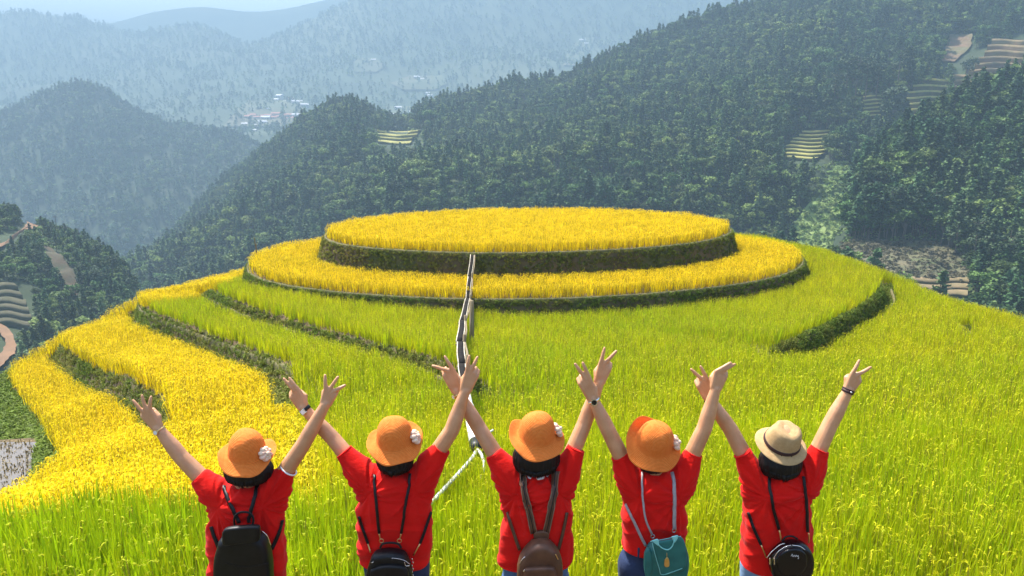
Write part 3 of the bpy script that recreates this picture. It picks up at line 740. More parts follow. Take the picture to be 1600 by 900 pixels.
dry = patch('dry_field', R2, [(378,1338,1440),(392,1310,1488),(412,1306,1506),(438,1316,1520)], 24, 16, 0.5, m_dry, 0.8, 7)
def bush(seed, mat):
    r = np.random.default_rng(seed); d = r.normal(0, 1, (40, 3)); d /= np.linalg.norm(d, axis=1)[:, None]; d[:, 2] = abs(d[:, 2]); v, f = leafquads(list(d * r.uniform(.5, 1, (40, 1)) * np.array([.8, .8, .9])), .24, r); return mesh_obj('bush', v, f, mat, link=False)
m_lbush = leaf_mat('light_bush', (0.15, 0.24, 0.06), (0.27, 0.34, 0.11), 0.2, 0.3); m_dbush = leaf_mat('dry_bush', (0.09, 0.085, 0.045), (0.15, 0.13, 0.075), 0.15, 0.35)
def bushes(ob, n, kinds, smin, smax, label):
    me = ob.data; nv = len(me.vertices); co = np.zeros(nv * 3); me.vertices.foreach_get('co', co); co = co.reshape(-1, 3); i = rng.integers(0, nv, n); P = co[i] + np.stack([rng.normal(0, 1.5, n), rng.normal(0, 1.0, n), np.full(n, -0.3)], -1)
    tag(scatter('bushes', kinds, P, rng.uniform(0, 6.28, n), rng.normal(0, .1, n), rng.uniform(smin, smax, n), rng.random(n), rng.random(n)), label, 'bushes')
bushes(gul, 1100, [bush(200 + i, m_lbush) for i in range(3)], 0.6, 1.5, 'light green scrub covering the grassy gully in the forest')
bushes(dry, 900, [bush(210 + i, m_dbush) for i in range(3)], 0.5, 1.3, 'dry grey-brown crop stalks on the bare field at the right')

# --- left knoll: dirt roads, landslide scar, little terraces, poles
m_road = noise_mat('dirt_road', (0.20, 0.112, 0.055), (0.16, 0.095, 0.05), 0.3, 0.95, 0.3)
def road(slope, pix, wpx, lift=0.8):
    q = smooth_poly(pix, 40); P = np.zeros((40, 5, 3))
    for i, (x, y) in enumerate(q):
        c = slope.surf(x, y); w = wpx(i / 39)
        for j in range(5): P[i, j] = c + np.array([0, (j - 2) * w * 0.5, lift + 0.15 * (j != 0 and j != 4) + (j - 2) * w * 0.10])
        d = q[min(i + 1, 39)] - q[max(i - 1, 0)]; 
        nx_ = -(slope.surf(*(q[min(i + 1, 39)])) - slope.surf(*(q[max(i - 1, 0)])))[1]; 
        for j in range(5): P[i, j, 0] += (j - 2) * w * 0.25 * (1 if nx_ > 0 else -1) * min(1, abs(nx_) / 3)
    return tag(grid_obj('dirt_road', P, m_road), kind='structure')
road(L1, [(-60,402),(-20,393),(4,386),(20,375),(32,366),(42,360)], lambda t: 2.9)
patch('dirt_road', L1, [(350,46,62),(356,42,64),(362,38,56)], 6, 5, 1.2, m_road, .3)
patch('dirt_road', L1, [(508,-30,2),(515,-20,14),(524,4,22),(534,13,28),(545,14,31),(556,6,28),(566,-6,18),(582,-30,4)], 7, 24, 1.0, m_road, .3)
patch('landslide_scar', L1, [(386,68,76),(405,78,100),(430,92,118),(450,100,124),(466,106,122)], 7, 18, 0.9, noise_mat('scar_earth', (0.075, 0.045, 0.026), (0.045, 0.042, 0.02), 0.3, 0.95, 0.4, c3=(0.05, 0.07, 0.025)), 1.5, 9)
terraces(L1, [(446,-30,22),(470,-30,40),(500,-30,52),(512,-20,50)], 6, 'small curved brown terraces on the knoll at the left edge', noise_mat('dull_terrace', (0.10, 0.085, 0.045), (0.07, 0.07, 0.03), 0.5, 0.95, 0.3), m_riser, wob=3)
m_pole = noise_mat('weathered_wood', (0.10, 0.08, 0.06), (0.16, 0.13, 0.10), 6, 0.9)
for k, (x, y, h) in enumerate(((91, 372, 8.4), (108, 380, 6.2), (127, 392, 8.4))):
    p = L1.surf(x, y); r = empty('utility_pole', tuple(float(v) for v in p)); tag(r, ['tall utility pole nearest the dirt road on the left knoll', 'short utility pole between the two taller ones on the left knoll', 'tall utility pole farthest right on the left knoll'][k], 'utility pole', 'utility poles on the knoll')
    mesh_obj('pole', *tube([(0, 0, -1), (0, 0, h)], [.15, .10], 8), m_pole, r); mesh_obj('crossarm', *tube([(-.75, 0, h - .6), (.75, 0, h - .6)], .07, 6), m_pole, r)

# --- single trees that stand out
def hero(fn, *a):
    (cv, cf), (tv, tf) = fn(*a); return (cv, cf), (tv, tf)
hero_crown, _t, _b = new_mat('single_tree_crown')
_n = N(_t, 'ShaderNodeTexNoise', Scale=0.7, Detail=4.0); _tc = N(_t, 'ShaderNodeTexCoord'); _t.links.new(_tc.outputs['Object'], _n.inputs['Vector']); _t.links.new(mixcol(_t, ramp(_t, _n.outputs['Fac'], .35, .65), (0.022, 0.045, 0.018), (0.06, 0.095, 0.032)), _b.inputs['Base Color']); _b.inputs['Roughness'].default_value = .7; _b.inputs['Specular IOR Level'].default_value = .2
def umbrella_pine(seed, H, n, size):
    r = np.random.default_rng(seed); limbs = [tube([(0, 0, -.8), (r.normal(0, .2), 0, H * .4), (r.normal(0, .3), r.normal(0, .3), H * .93)], [H * .013, H * .010, H * .004], 7)]; cs = []
    for i in range(11):
        a = r.uniform(0, 6.28); rr = H * r.uniform(.04, .2); c = np.array([rr * math.cos(a), rr * math.sin(a), H * r.uniform(.55, .97)]); limbs.append(tube([(0, 0, c[2] - H * .07), tuple(c)], [H * .004, H * .0015], 5))
        d = r.normal(0, 1, (n // 11, 3)); d /= np.linalg.norm(d, axis=1)[:, None]; cs += list(c + d * H * r.uniform(.05, .085) * np.array([1.2, 1.2, .7]))
    return leafquads(cs, size, r, .8), join(*limbs)
protos_ = {'umbrella': [hero(umbrella_pine, 300 + i, 20.0, 900, .42) for i in range(3)], 'round': [hero(broadleaf, 310 + i, 10.0, 900, .34) for i in range(3)], 'pine': [hero(pine, 320 + i, 13.0, 900, .36, .25) for i in range(3)]}
pm = {}
for k_, lst in protos_.items():
    pm[k_] = []
    for (cv, cf), (tv, tf) in lst:
        cm = bpy.data.meshes.new('crown'); cm.from_pydata([tuple(v) for v in cv], [], cf); cm.materials.append(hero_crown); tm = bpy.data.meshes.new('trunk'); tm.from_pydata([tuple(v) for v in tv], [], tf); tm.materials.append(m_bark); pm[k_].append((cm, tm))
def single_tree(slope, x, y, kind, s, label, group=None, i=0):
    p = slope.surf(x, y); nm = {'umbrella': 'pine_tree', 'pine': 'pine_tree', 'round': 'broadleaf_tree'}[kind]
    r = empty(nm, tuple(float(v) for v in p)); r.scale = (s, s, s); r.rotation_euler = (0, 0, rng.uniform(0, 6.28)); tag(r, label, 'tree', group); cm, tm = pm[kind][i % 3]
    for n_, me in (('crown', cm), ('trunk', tm)): o = bpy.data.objects.new(n_, me); col.objects.link(o); o.parent = r
for i, (x, y, s) in enumerate(((1318,162,1.15),(1333,166,1.3),(1349,160,1.2),(1366,158,.95),(1398,150,1.25),(1414,144,1.1),(1300,168,.9))):
    single_tree(R1, x, y, 'umbrella', s, ('leftmost', 'second', 'third', 'fourth', 'fifth', 'sixth', 'rightmost')[(6, 0, 1, 2, 3, 4, 5).index(i)] + ' of the tall bare-trunked pines before the upper right terraces', 'tall pines by the upper right terraces', i)
single_tree(R1, 1392, 206, 'round', 2.2, 'big round dark tree between the two striped terrace fields at the right', None, 1)
single_tree(R1, 1508, 128, 'round', 1.3, 'small round tree in front of the brown bare terraces', None, 2)
for i, x in enumerate((520,536,566,598,628,660,742,846,952,1068,1150,1184)):
    y0 = float(np.interp(x, R1.px, proj(R1.P[R1.nfront - 1])[:, 1]))
    single_tree(R1, x, y0 + 4, 'pine' if i % 3 else 'round', rng.uniform(.75, 1.15), ('first', 'second', 'third', 'fourth', 'fifth', 'sixth', 'seventh', 'eighth', 'ninth', 'tenth', 'eleventh', 'last')[i] + ' tall tree from the left along the skyline of the large ridge', 'skyline trees of the ridge', i)
for i, (x, y) in enumerate(((22,346),(82,372),(118,388),(150,404),(178,424),(200,456),(60,420),(150,450))):
    single_tree(L1, x, y, 'round', rng.uniform(.48, .7), ('bushy tree just left of the dirt road bend on the left knoll', 'bushy tree beside the tall utility pole nearest the road', 'bushy tree between the poles on the left knoll crest', 'bushy tree right of the last pole on the knoll crest', 'bushy tree lower down the right edge of the left knoll', 'lowest bushy tree at the right foot of the left knoll', 'bushy tree left of the landslide scar', 'bushy tree right of the landslide scar')[i], 'trees on the left knoll', i)
for i, (x, y) in enumerate(((1384,372),(1397,374),(1412,372),(1430,368),(1452,370),(1490,400),(1516,430),(1540,440),(1566,450),(1350,366))):
    single_tree(R2, x, y, 'pine' if i % 2 else 'umbrella', .75 if i % 2 == 0 else 1.15, ('leftmost', 'second', 'third', 'fourth', 'fifth', 'sixth', 'seventh', 'eighth', 'rightmost', '')[(1, 2, 3, 4, 5, 6, 7, 8, 9, 0).index(i) if i else 9] + (' slim tall tree from the left along the bare field' if i else 'umbrella-shaped tall tree standing behind the bare field'), 'trees along the bare field', i)

# --- far village
m_wallw = noise_mat('plaster', (0.55, 0.53, 0.5), (0.6, 0.58, 0.56), .5, .9); m_roofr = noise_mat('red_roof', (0.40, 0.18, 0.13), (0.45, 0.22, 0.16), .5, .8); m_roofw = noise_mat('tin_roof', (0.48, 0.5, 0.52), (0.55, 0.55, 0.57), .5, .6); m_door = noise_mat('dark_opening', (0.05, 0.05, 0.06), (0.07, 0.07, 0.08), 1, .8)
def gable(w, d, h, rh):
    wall_ = ([(-w, -d, -2), (w, -d, -2), (w, d, -2), (-w, d, -2), (-w, -d, h), (w, -d, h), (w, d, h), (-w, d, h), (-w, 0, h + rh), (w, 0, h + rh)], [(0, 1, 5, 4), (1, 2, 6, 9, 5), (2, 3, 7, 6), (3, 0, 4, 8, 7), (3, 2, 1, 0)])
    e = .8; roof_ = ([(-w - e, -d - e, h - .3), (w + e, -d - e, h - .3), (w + e, 0, h + rh + .25), (-w - e, 0, h + rh + .25), (w + e, d + e, h - .3), (-w - e, d + e, h - .3), (-w - e, -d - e, h), (w + e, -d - e, h), (w + e, 0, h + rh + .55), (-w - e, 0, h + rh + .55), (w + e, d + e, h), (-w - e, d + e, h)],
        [(6, 7, 8, 9), (9, 8, 10, 11), (0, 3, 2, 1), (3, 5, 4, 2), (0, 1, 7, 6), (4, 5, 11, 10), (0, 6, 9, 11, 5, 3), (1, 2, 4, 10, 8, 7)])
    return wall_, roof_
gm = []
for w, d, h, rh, rm in ((7, 4.5, 6, 2.5, m_roofr), (9, 5, 7, 2.6, m_roofw), (12, 5, 8, 2, m_roofr), (6, 4, 4, 2, m_roofw)):
    wv, rv = gable(w, d, h, rh); a = bpy.data.meshes.new('wall'); a.from_pydata(*[wv[0], [], wv[1]]); a.materials.append(m_wallw); b = bpy.data.meshes.new('roof'); b.from_pydata(*[rv[0], [], rv[1]]); b.materials.append(rm)
    dv = bpy.data.meshes.new('window'); dv.from_pydata([(-1, 0, 0), (1, 0, 0), (1, 0, 2), (-1, 0, 2), (-1, .3, 0), (1, .3, 0), (1, .3, 2), (-1, .3, 2)], [], [(0, 1, 2, 3), (0, 4, 5, 1), (3, 2, 6, 7), (0, 3, 7, 4), (1, 5, 6, 2)]); dv.materials.append(m_door); gm.append((a, b, dv, w, d, h))
spots = [(388,186,0),(396,183,0),(403,187,2),(410,184,0),(416,188,1),(421,184,2),(428,187,0),(434,183,2),(440,186,2),(446,188,0),(452,184,2),(458,187,0),(463,184,1),(382,196,3),(398,198,3),(410,195,1),(432,158,3),(438,154,1),(446,160,3),(456,158,0),(462,163,1),(470,160,3),(476,168,1),(398,205,3),(420,172,3),
         (584,96,1),(651,124,1),(660,125,3),(668,147,3),(672,152,1),(622,172,1),(640,176,3),(630,186,1),(612,182,3),(910,66,1),(916,70,3)]
for i, (x, y, k_) in enumerate(spots):
    p = F1.surf(x, y); far_ = i >= 25; r = empty('house', tuple(float(v) for v in p)); r.rotation_euler = (0, 0, rng.uniform(-.6, .6)); sc_ = rng.uniform(.6, .92); r.scale = (sc_,) * 3
    lab = ('tiny red-roofed house in the hazy valley village' if k_ in (0, 2) else 'tiny pale tin-roofed house in the hazy valley village') if not far_ else ('tiny pale house highest on the far slope above the centre-left saddle', 'left one of two pale houses midway up the far slope', 'right one of two pale houses midway up the far slope', 'upper one of two small pale houses above the saddle of the ridge', 'lower one of two small pale houses above the saddle of the ridge', 'tiny pale house just behind the saddle, left of its neighbour', 'small pale house just behind the saddle, farther right', 'pale house lowest behind the saddle of the ridge', 'small pale house leftmost behind the saddle', 'upper pale house by the far right bare strip of the valley', 'lower pale house by the far right bare strip of the valley')[i - 25]
    tag(r, lab, 'house', ('red-roofed village houses' if k_ in (0, 2) else 'tin-roofed village houses') if not far_ else 'lone houses on the far slope')
    a, b, dv, w, d, h = gm[k_]
    for n_, me in (('wall', a), ('roof', b)): o = bpy.data.objects.new(n_, me); col.objects.link(o); o.parent = r
    for q in (-.6, 0, .6): o = bpy.data.objects.new('window', dv); col.objects.link(o); o.parent = r; o.location = (q * w, -d - .12, h * .35)
m_valley = noise_mat('valley_fields', (0.11, 0.12, 0.06), (0.07, 0.095, 0.045), .02, .95, 0, c3=(0.15, 0.13, 0.08))
for rows in ([(158,390,470),(176,370,480),(200,350,470)], [(92,560,590),(104,550,600),(114,556,590)], [(120,640,690),(132,610,700),(142,630,680)], [(168,600,650),(184,590,650),(194,600,640)], [(60,905,930),(80,888,920),(104,880,900)]):
    patch('valley_fields', F1, rows, 10, 10, 3.0, m_valley, 2.0, 3)

# ================================================================== people
m_skin, _t, _b = new_mat('skin')
_tc = N(_t, 'ShaderNodeTexCoord'); _n = N(_t, 'ShaderNodeTexNoise', Scale=18.0, Detail=3.0); _t.links.new(_tc.outputs['Object'], _n.inputs['Vector'])
_t.links.new(mixcol(_t, ramp(_t, _n.outputs['Fac'], .3, .7), (0.50, 0.235, 0.105), (0.58, 0.30, 0.15)), _b.inputs['Base Color'])
_b.inputs['Roughness'].default_value = 0.5; _b.inputs['Subsurface Weight'].default_value = 0.08; _b.inputs['Subsurface Radius'].default_value = (0.012, 0.005, 0.003); _b.inputs['Subsurface Scale'].default_value = 1.0
def cloth_mat(name, c1, c2, weave=420, rough=0.85, bump=0.15):
    m, t, b = new_mat(name); tc = N(t, 'ShaderNodeTexCoord')
    n = N(t, 'ShaderNodeTexNoise', Scale=7.0, Detail=4.0); t.links.new(tc.outputs['Object'], n.inputs['Vector'])
    t.links.new(mixcol(t, ramp(t, n.outputs['Fac'], .3, .7), c1, c2), b.inputs['Base Color'])
    b.inputs['Roughness'].default_value = rough; b.inputs['Specular IOR Level'].default_value = 0.12; b.inputs['Sheen Weight'].default_value = 0.05
    mp = N(t, 'ShaderNodeMapping'); mp.inputs['Scale'].default_value = (1, 1, 2.2); t.links.new(tc.outputs['Object'], mp.inputs[0])
    n2 = N(t, 'ShaderNodeTexNoise', Scale=26.0, Detail=2.0); t.links.new(mp.outputs[0], n2.inputs['Vector'])
    n3 = N(t, 'ShaderNodeTexNoise', Scale=float(weave), Detail=1.0); t.links.new(tc.outputs['Object'], n3.inputs['Vector'])
    b1 = N(t, 'ShaderNodeBump', Strength=bump, Distance=0.02); t.links.new(n2.outputs['Fac'], b1.inputs['Height'])
    b2 = N(t, 'ShaderNodeBump', Strength=0.25, Distance=0.002); t.links.new(n3.outputs['Fac'], b2.inputs['Height']); t.links.new(b1.outputs[0], b2.inputs['Normal'])
    t.links.new(b2.outputs[0], b.inputs['Normal']); return m
m_shirt = cloth_mat('red_jersey', (0.60, 0.006, 0.004), (0.70, 0.010, 0.005), bump=0.22)
m_jean_d = cloth_mat('dark_denim', (0.018, 0.03, 0.075), (0.035, 0.055, 0.12), 600)
m_jean_m = cloth_mat('blue_denim', (0.06, 0.13, 0.28), (0.10, 0.19, 0.36), 600)
m_jean_l = cloth_mat('pale_denim', (0.16, 0.27, 0.45), (0.24, 0.36, 0.55), 600)
m_hair = noise_mat('black_hair', (0.004, 0.0035, 0.003), (0.011, 0.009, 0.008), 90, 0.5, 0.5, stretch=(1, 1, 0.12), bscale=160, spec=0.25)
m_shoe = noise_mat('shoe_rubber', (0.5, 0.5, 0.5), (0.6, 0.6, 0.6), 20, 0.6)
def straw_mat(name, c1, c2, rings):
    m, t, b = new_mat(name); tc = N(t, 'ShaderNodeTexCoord')
    n = N(t, 'ShaderNodeTexNoise', Scale=60.0, Detail=3.0); t.links.new(tc.outputs['Object'], n.inputs['Vector'])
    w = N(t, 'ShaderNodeTexWave', Scale=rings, Distortion=0.6); w.wave_type = 'BANDS'; w.bands_direction = 'Y'; w.inputs['Detail Scale'].default_value = 8
    t.links.new(tc.outputs['UV'], w.inputs['Vector'])
    vv = N(t, 'ShaderNodeTexNoise', Scale=240.0, Detail=1.0); t.links.new(tc.outputs['Object'], vv.inputs['Vector'])
    c = mixcol(t, ramp(t, n.outputs['Fac'], .3, .7), c1, c2); t.links.new(mixcol(t, ramp(t, w.outputs['Fac'], 0.0, 0.45), tuple(x * 0.72 for x in c1), c), b.inputs['Base Color'])
    b.inputs['Roughness'].default_value = 0.85; b.inputs['Specular IOR Level'].default_value = 0.2
    b1 = N(t, 'ShaderNodeBump', Strength=0.7, Distance=0.003); t.links.new(w.outputs['Fac'], b1.inputs['Height'])
    b2 = N(t, 'ShaderNodeBump', Strength=0.5, Distance=0.002); t.links.new(vv.outputs['Fac'], b2.inputs['Height']); t.links.new(b1.outputs[0], b2.inputs['Normal']); t.links.new(b2.outputs[0], b.inputs['Normal'])
    return m
m_orange = straw_mat('orange_crochet', (0.86, 0.20, 0.028), (0.92, 0.265, 0.05), 13.0)
m_beige = straw_mat('beige_straw', (0.54, 0.34, 0.15), (0.64, 0.43, 0.21), 20.0)
m_band = noise_mat('dark_ribbon', (0.03, 0.012, 0.012), (0.05, 0.02, 0.018), 200, 0.6)
m_flower = noise_mat('cream_flower', (0.80, 0.62, 0.44), (0.80, 0.48, 0.34), 30, 0.9, 0.5)
m_silver = noise_mat('silver_metal', (0.72, 0.70, 0.66), (0.8, 0.78, 0.74), 40, 0.25, metal=1.0)
m_gold = noise_mat('gold_metal', (0.75, 0.55, 0.22), (0.85, 0.62, 0.28), 40, 0.3, metal=1.0)
m_black = noise_mat('black_leather', (0.004, 0.004, 0.005), (0.008, 0.008, 0.009), 30, 0.45, 0.25, bscale=220, spec=0.3)
m_gloss = noise_mat('glossy_black', (0.003, 0.003, 0.004), (0.006, 0.006, 0.007), 30, 0.25, 0.1, bscale=120, spec=0.35)
m_brown = noise_mat('brown_leather', (0.085, 0.036, 0.018), (0.14, 0.062, 0.032), 16, 0.5, 0.3, bscale=150, spec=0.4)
m_brown2 = noise_mat('tan_edge', (0.22, 0.13, 0.08), (0.28, 0.17, 0.11), 30, 0.6)
m_teal = noise_mat('teal_leather', (0.012, 0.115, 0.105), (0.022, 0.16, 0.145), 14, 0.5, 0.2, bscale=150, spec=0.4)
m_teal2 = noise_mat('pale_teal', (0.20, 0.55, 0.52), (0.26, 0.62, 0.58), 30, 0.5)
m_grey = noise_mat('grey_strap', (0.30, 0.27, 0.27), (0.38, 0.35, 0.34), 60, 0.6)
m_dial = noise_mat('white_dial', (0.75, 0.73, 0.68), (0.8, 0.78, 0.74), 60, 0.3)
m_white = noise_mat('white_cotton', (0.75, 0.74, 0.72), (0.82, 0.81, 0.8), 60, 0.8)

def rc(p0, p1, r0, r1, seg=14, round0=True, round1=True, sy=1.0):
    """tapered limb with rounded ends"""
    p0 = np.asarray(p0, float); p1 = np.asarray(p1, float); d = p1 - p0; L = np.linalg.norm(d); d = d / (L + 1e-9)
    pts, rr = [], []
    if round0:
        for a in (80, 55, 28): pts.append(p0 - d * r0 * math.sin(R(a))); rr.append(r0 * math.cos(R(a)))
    for t in (0, 0.33, 0.66, 1): pts.append(p0 + d * L * t); rr.append(r0 + (r1 - r0) * t)
    if round1:
        for a in (28, 55, 80): pts.append(p1 + d * r1 * math.sin(R(a))); rr.append(r1 * math.cos(R(a)))
    return tube(pts, rr, seg)
def ellips(c, r, seg=20, rings=14):
    V, F = [], []
    for i in range(1, rings):
        th = math.pi * i / rings
        for k in range(seg): a = 2 * math.pi * k / seg; V.append((c[0] + r[0] * math.sin(th) * math.cos(a), c[1] + r[1] * math.sin(th) * math.sin(a), c[2] + r[2] * math.cos(th)))
    t, b = len(V), len(V) + 1; V += [(c[0], c[1], c[2] + r[2]), (c[0], c[1], c[2] - r[2])]
    for i in range(rings - 2):
        for k in range(seg): F.append((i * seg + k, (i + 1) * seg + k, (i + 1) * seg + (k + 1) % seg, i * seg + (k + 1) % seg))
    for k in range(seg): F.append((t, k, (k + 1) % seg)); F.append((b, (rings - 2) * seg + (k + 1) % seg, (rings - 2) * seg + k))
    return V, F
def loft(rings, cap=True):
    V, F = [], []; m = len(rings[0]); n = len(rings)
    for r in rings: V += [tuple(p) for p in r]
    for i in range(n - 1):
        for k in range(m): F.append((i * m + k, i * m + (k + 1) % m, (i + 1) * m + (k + 1) % m, (i + 1) * m + k))
    if cap: F.append(tuple(range(m - 1, -1, -1))); F.append(tuple((n - 1) * m + k for k in range(m)))
    return V, F
def voxel_mesh(name, parts, voxel, smooth=4, fac=0.5):
    V, F = join(*parts); o = mesh_obj('tmp', V, F)
    bm = bmesh.new(); bm.from_mesh(o.data); bmesh.ops.recalc_face_normals(bm, faces=bm.faces); bm.to_mesh(o.data); bm.free()
    md = o.modifiers.new('r', 'REMESH'); md.mode = 'VOXEL'; md.voxel_size = voxel; md.use_smooth_shade = True
    if smooth: s = o.modifiers.new('s', 'SMOOTH'); s.factor = fac; s.iterations = smooth
    dg = bpy.context.evaluated_depsgraph_get(); me = bpy.data.meshes.new_from_object(o.evaluated_get(dg)); me.name = name
    om = o.data; bpy.data.objects.remove(o); bpy.data.meshes.remove(om)
    me.polygons.foreach_set('use_smooth', np.ones(len(me.polygons), bool)); return me
def part(name, me_or_vf, mat, parent, smooth=True):
    if isinstance(me_or_vf, tuple):
        o = mesh_obj(name, me_or_vf[0], me_or_vf[1], mat, smooth=smooth)
    else:
        o = bpy.data.objects.new(name, me_or_vf); me_or_vf.materials.clear(); me_or_vf.materials.append(mat); col.objects.link(o)
    root = parent
    while root.parent: root = root.parent
    o.parent = parent; o.matrix_parent_inverse = Matrix.Translation(root.location).inverted() if parent is root else Matrix.Identity(4)
    if parent is not root: o.matrix_parent_inverse = parent.matrix_world_cache if False else Matrix.Identity(4)
    return o
# all part vertices are stored in world space; things sit at the origin of their own base through a baked offset
def rebase(root):
    """move part vertices so that the root Empty can stand at the thing's base"""
    off = Vector(root.location)
    for ch in root.children:
        ch.matrix_parent_inverse = Matrix.Identity(4); ch.data.transform(Matrix.Translation(-off))
        for g in ch.children: g.matrix_parent_inverse = Matrix.Identity(4); g.data.transform(Matrix.Translation(-off))

def ribbon(pts, nrm, w, th):
    """flat strap of width w and thickness th along pts; nrm = outward normals"""
    P = [np.asarray(p, float) for p in pts]; n = len(P); rings = []
    for i in range(n):
        d = P[min(i + 1, n - 1)] - P[max(i - 1, 0)]; d /= np.linalg.norm(d) + 1e-9
        s = np.cross(d, nrm[i]); s /= np.linalg.norm(s) + 1e-9; u = np.cross(s, d)
        rings.append([P[i] - s * w / 2, P[i] - s * w / 2 + u * th, P[i] + s * w / 2 + u * th, P[i] + s * w / 2])
    return loft(rings)
def camray(px, py):
    v = U(px, py, 1.0); v = v / np.linalg.norm(v); return Vector(v)
class Back:
    """the back of a shirt, to lay straps and bags on"""
    def __init__(s, me): s.bvh = BVHTree.FromPolygons([v.co.copy() for v in me.vertices], [tuple(p.vertices) for p in me.polygons])
    def at(s, px, py, off=0.0, dflt=None):
        d = camray(px, py); loc, nr, i, dist = s.bvh.ray_cast(Vector((0, 0, 0)), d)
        if loc is None:
            if dflt is None: return None, None
            return np.array(U(px, py, dflt)), np.array((0, -1, 0.1))
        n = Vector((nr.x * 0.5, nr.y, nr.z * 0.5)); n.normalize()
        return np.array(loc + n * off), np.array(n)
    def strap(s, pix, w, th=0.006, n=16, off=0.003, dflt=None):
        q = smooth_poly(pix, n); P, NN = [], []
        for a, b in q:
            p, nr = s.at(a, b, off, dflt)
            if p is None: continue
            P.append(p); NN.append(nr)
        P = np.array(P)
        for _ in range(2): P[1:-1] = (P[:-2] + 2 * P[1:-1] + P[2:]) / 4
        for i in range(len(P)): P[i] += np.array(NN[i]) * 0.002
        return ribbon(P, NN, w, th)

def make_hand(W, K, side, ext, Yk, curl_out=1.0):
    """side +1: thumb towards +x (a left hand seen from behind). ext: {finger index 0..3: (px,py) tip}"""
    h = K - W; Lh = np.linalg.norm(h); h = h / Lh; v = np.array([0, 1.0, 0]); l = np.cross(v, h); l /= np.linalg.norm(l)
    if l[0] * side < 0: l = -l
    f = np.cross(h, l); f = f if f[1] > 0 else -f                     # palm side, away from the viewer
    parts = []
    offs = [0.030, 0.0105, -0.009, -0.027]; lens = [0.072, 0.079, 0.073, 0.058]
    kn = []
    for i, o in enumerate(offs):
        k = K + l * o + h * (0.004, 0.008, 0.004, -0.006)[i]; kn.append(k)
        parts.append(rc(W + l * o * 0.55 + h * 0.006, k, 0.0175, 0.0118, 10))
        parts.append(rc(W + l * o * 0.6 + h * 0.012 + f * 0.008, k + f * 0.005 - h * 0.008, 0.016, 0.011, 10))
    for i in range(4):
        k = kn[i]
        if i in ext:
            tip = U(ext[i][0], ext[i][1], k[1] + 0.012); d = tip - k; ln = np.linalg.norm(d); d = d / ln
            ln = min(max(ln, lens[i] * 0.8), lens[i] * 1.2); tip = k + d * ln
            m1 = k + (tip - k) * 0.45 - f * 0.004; m2 = k + (tip - k) * 0.76 - f * 0.003
            parts += [rc(k, m1, 0.0122, 0.0108, 10), rc(m1, m2, 0.0108, 0.0100, 10), rc(m2, tip, 0.0100, 0.0078, 10)]
        else:
            p1 = k + h * 0.020 * curl_out + f * 0.026; p2 = k - h * 0.016 + f * 0.042; p3 = k - h * 0.030 + f * 0.024
            parts += [rc(k, p1, 0.0122, 0.0112, 10), rc(p1, p2, 0.0112, 0.0102, 10), rc(p2, p3, 0.0102, 0.0085, 10)]
    t0 = W + l * 0.018 + h * 0.018 + f * 0.006; t1 = W + l * 0.036 + h * 0.050 + f * 0.020; t2 = K - h * 0.006 + l * 0.020 + f * 0.040; t3 = K - h * 0.002 - l * 0.006 + f * 0.050
    parts += [rc(t0, t1, 0.0165, 0.0125, 10), rc(t1, t2, 0.0115, 0.0098, 10), rc(t2, t3, 0.0098, 0.0078, 10)]
    return parts

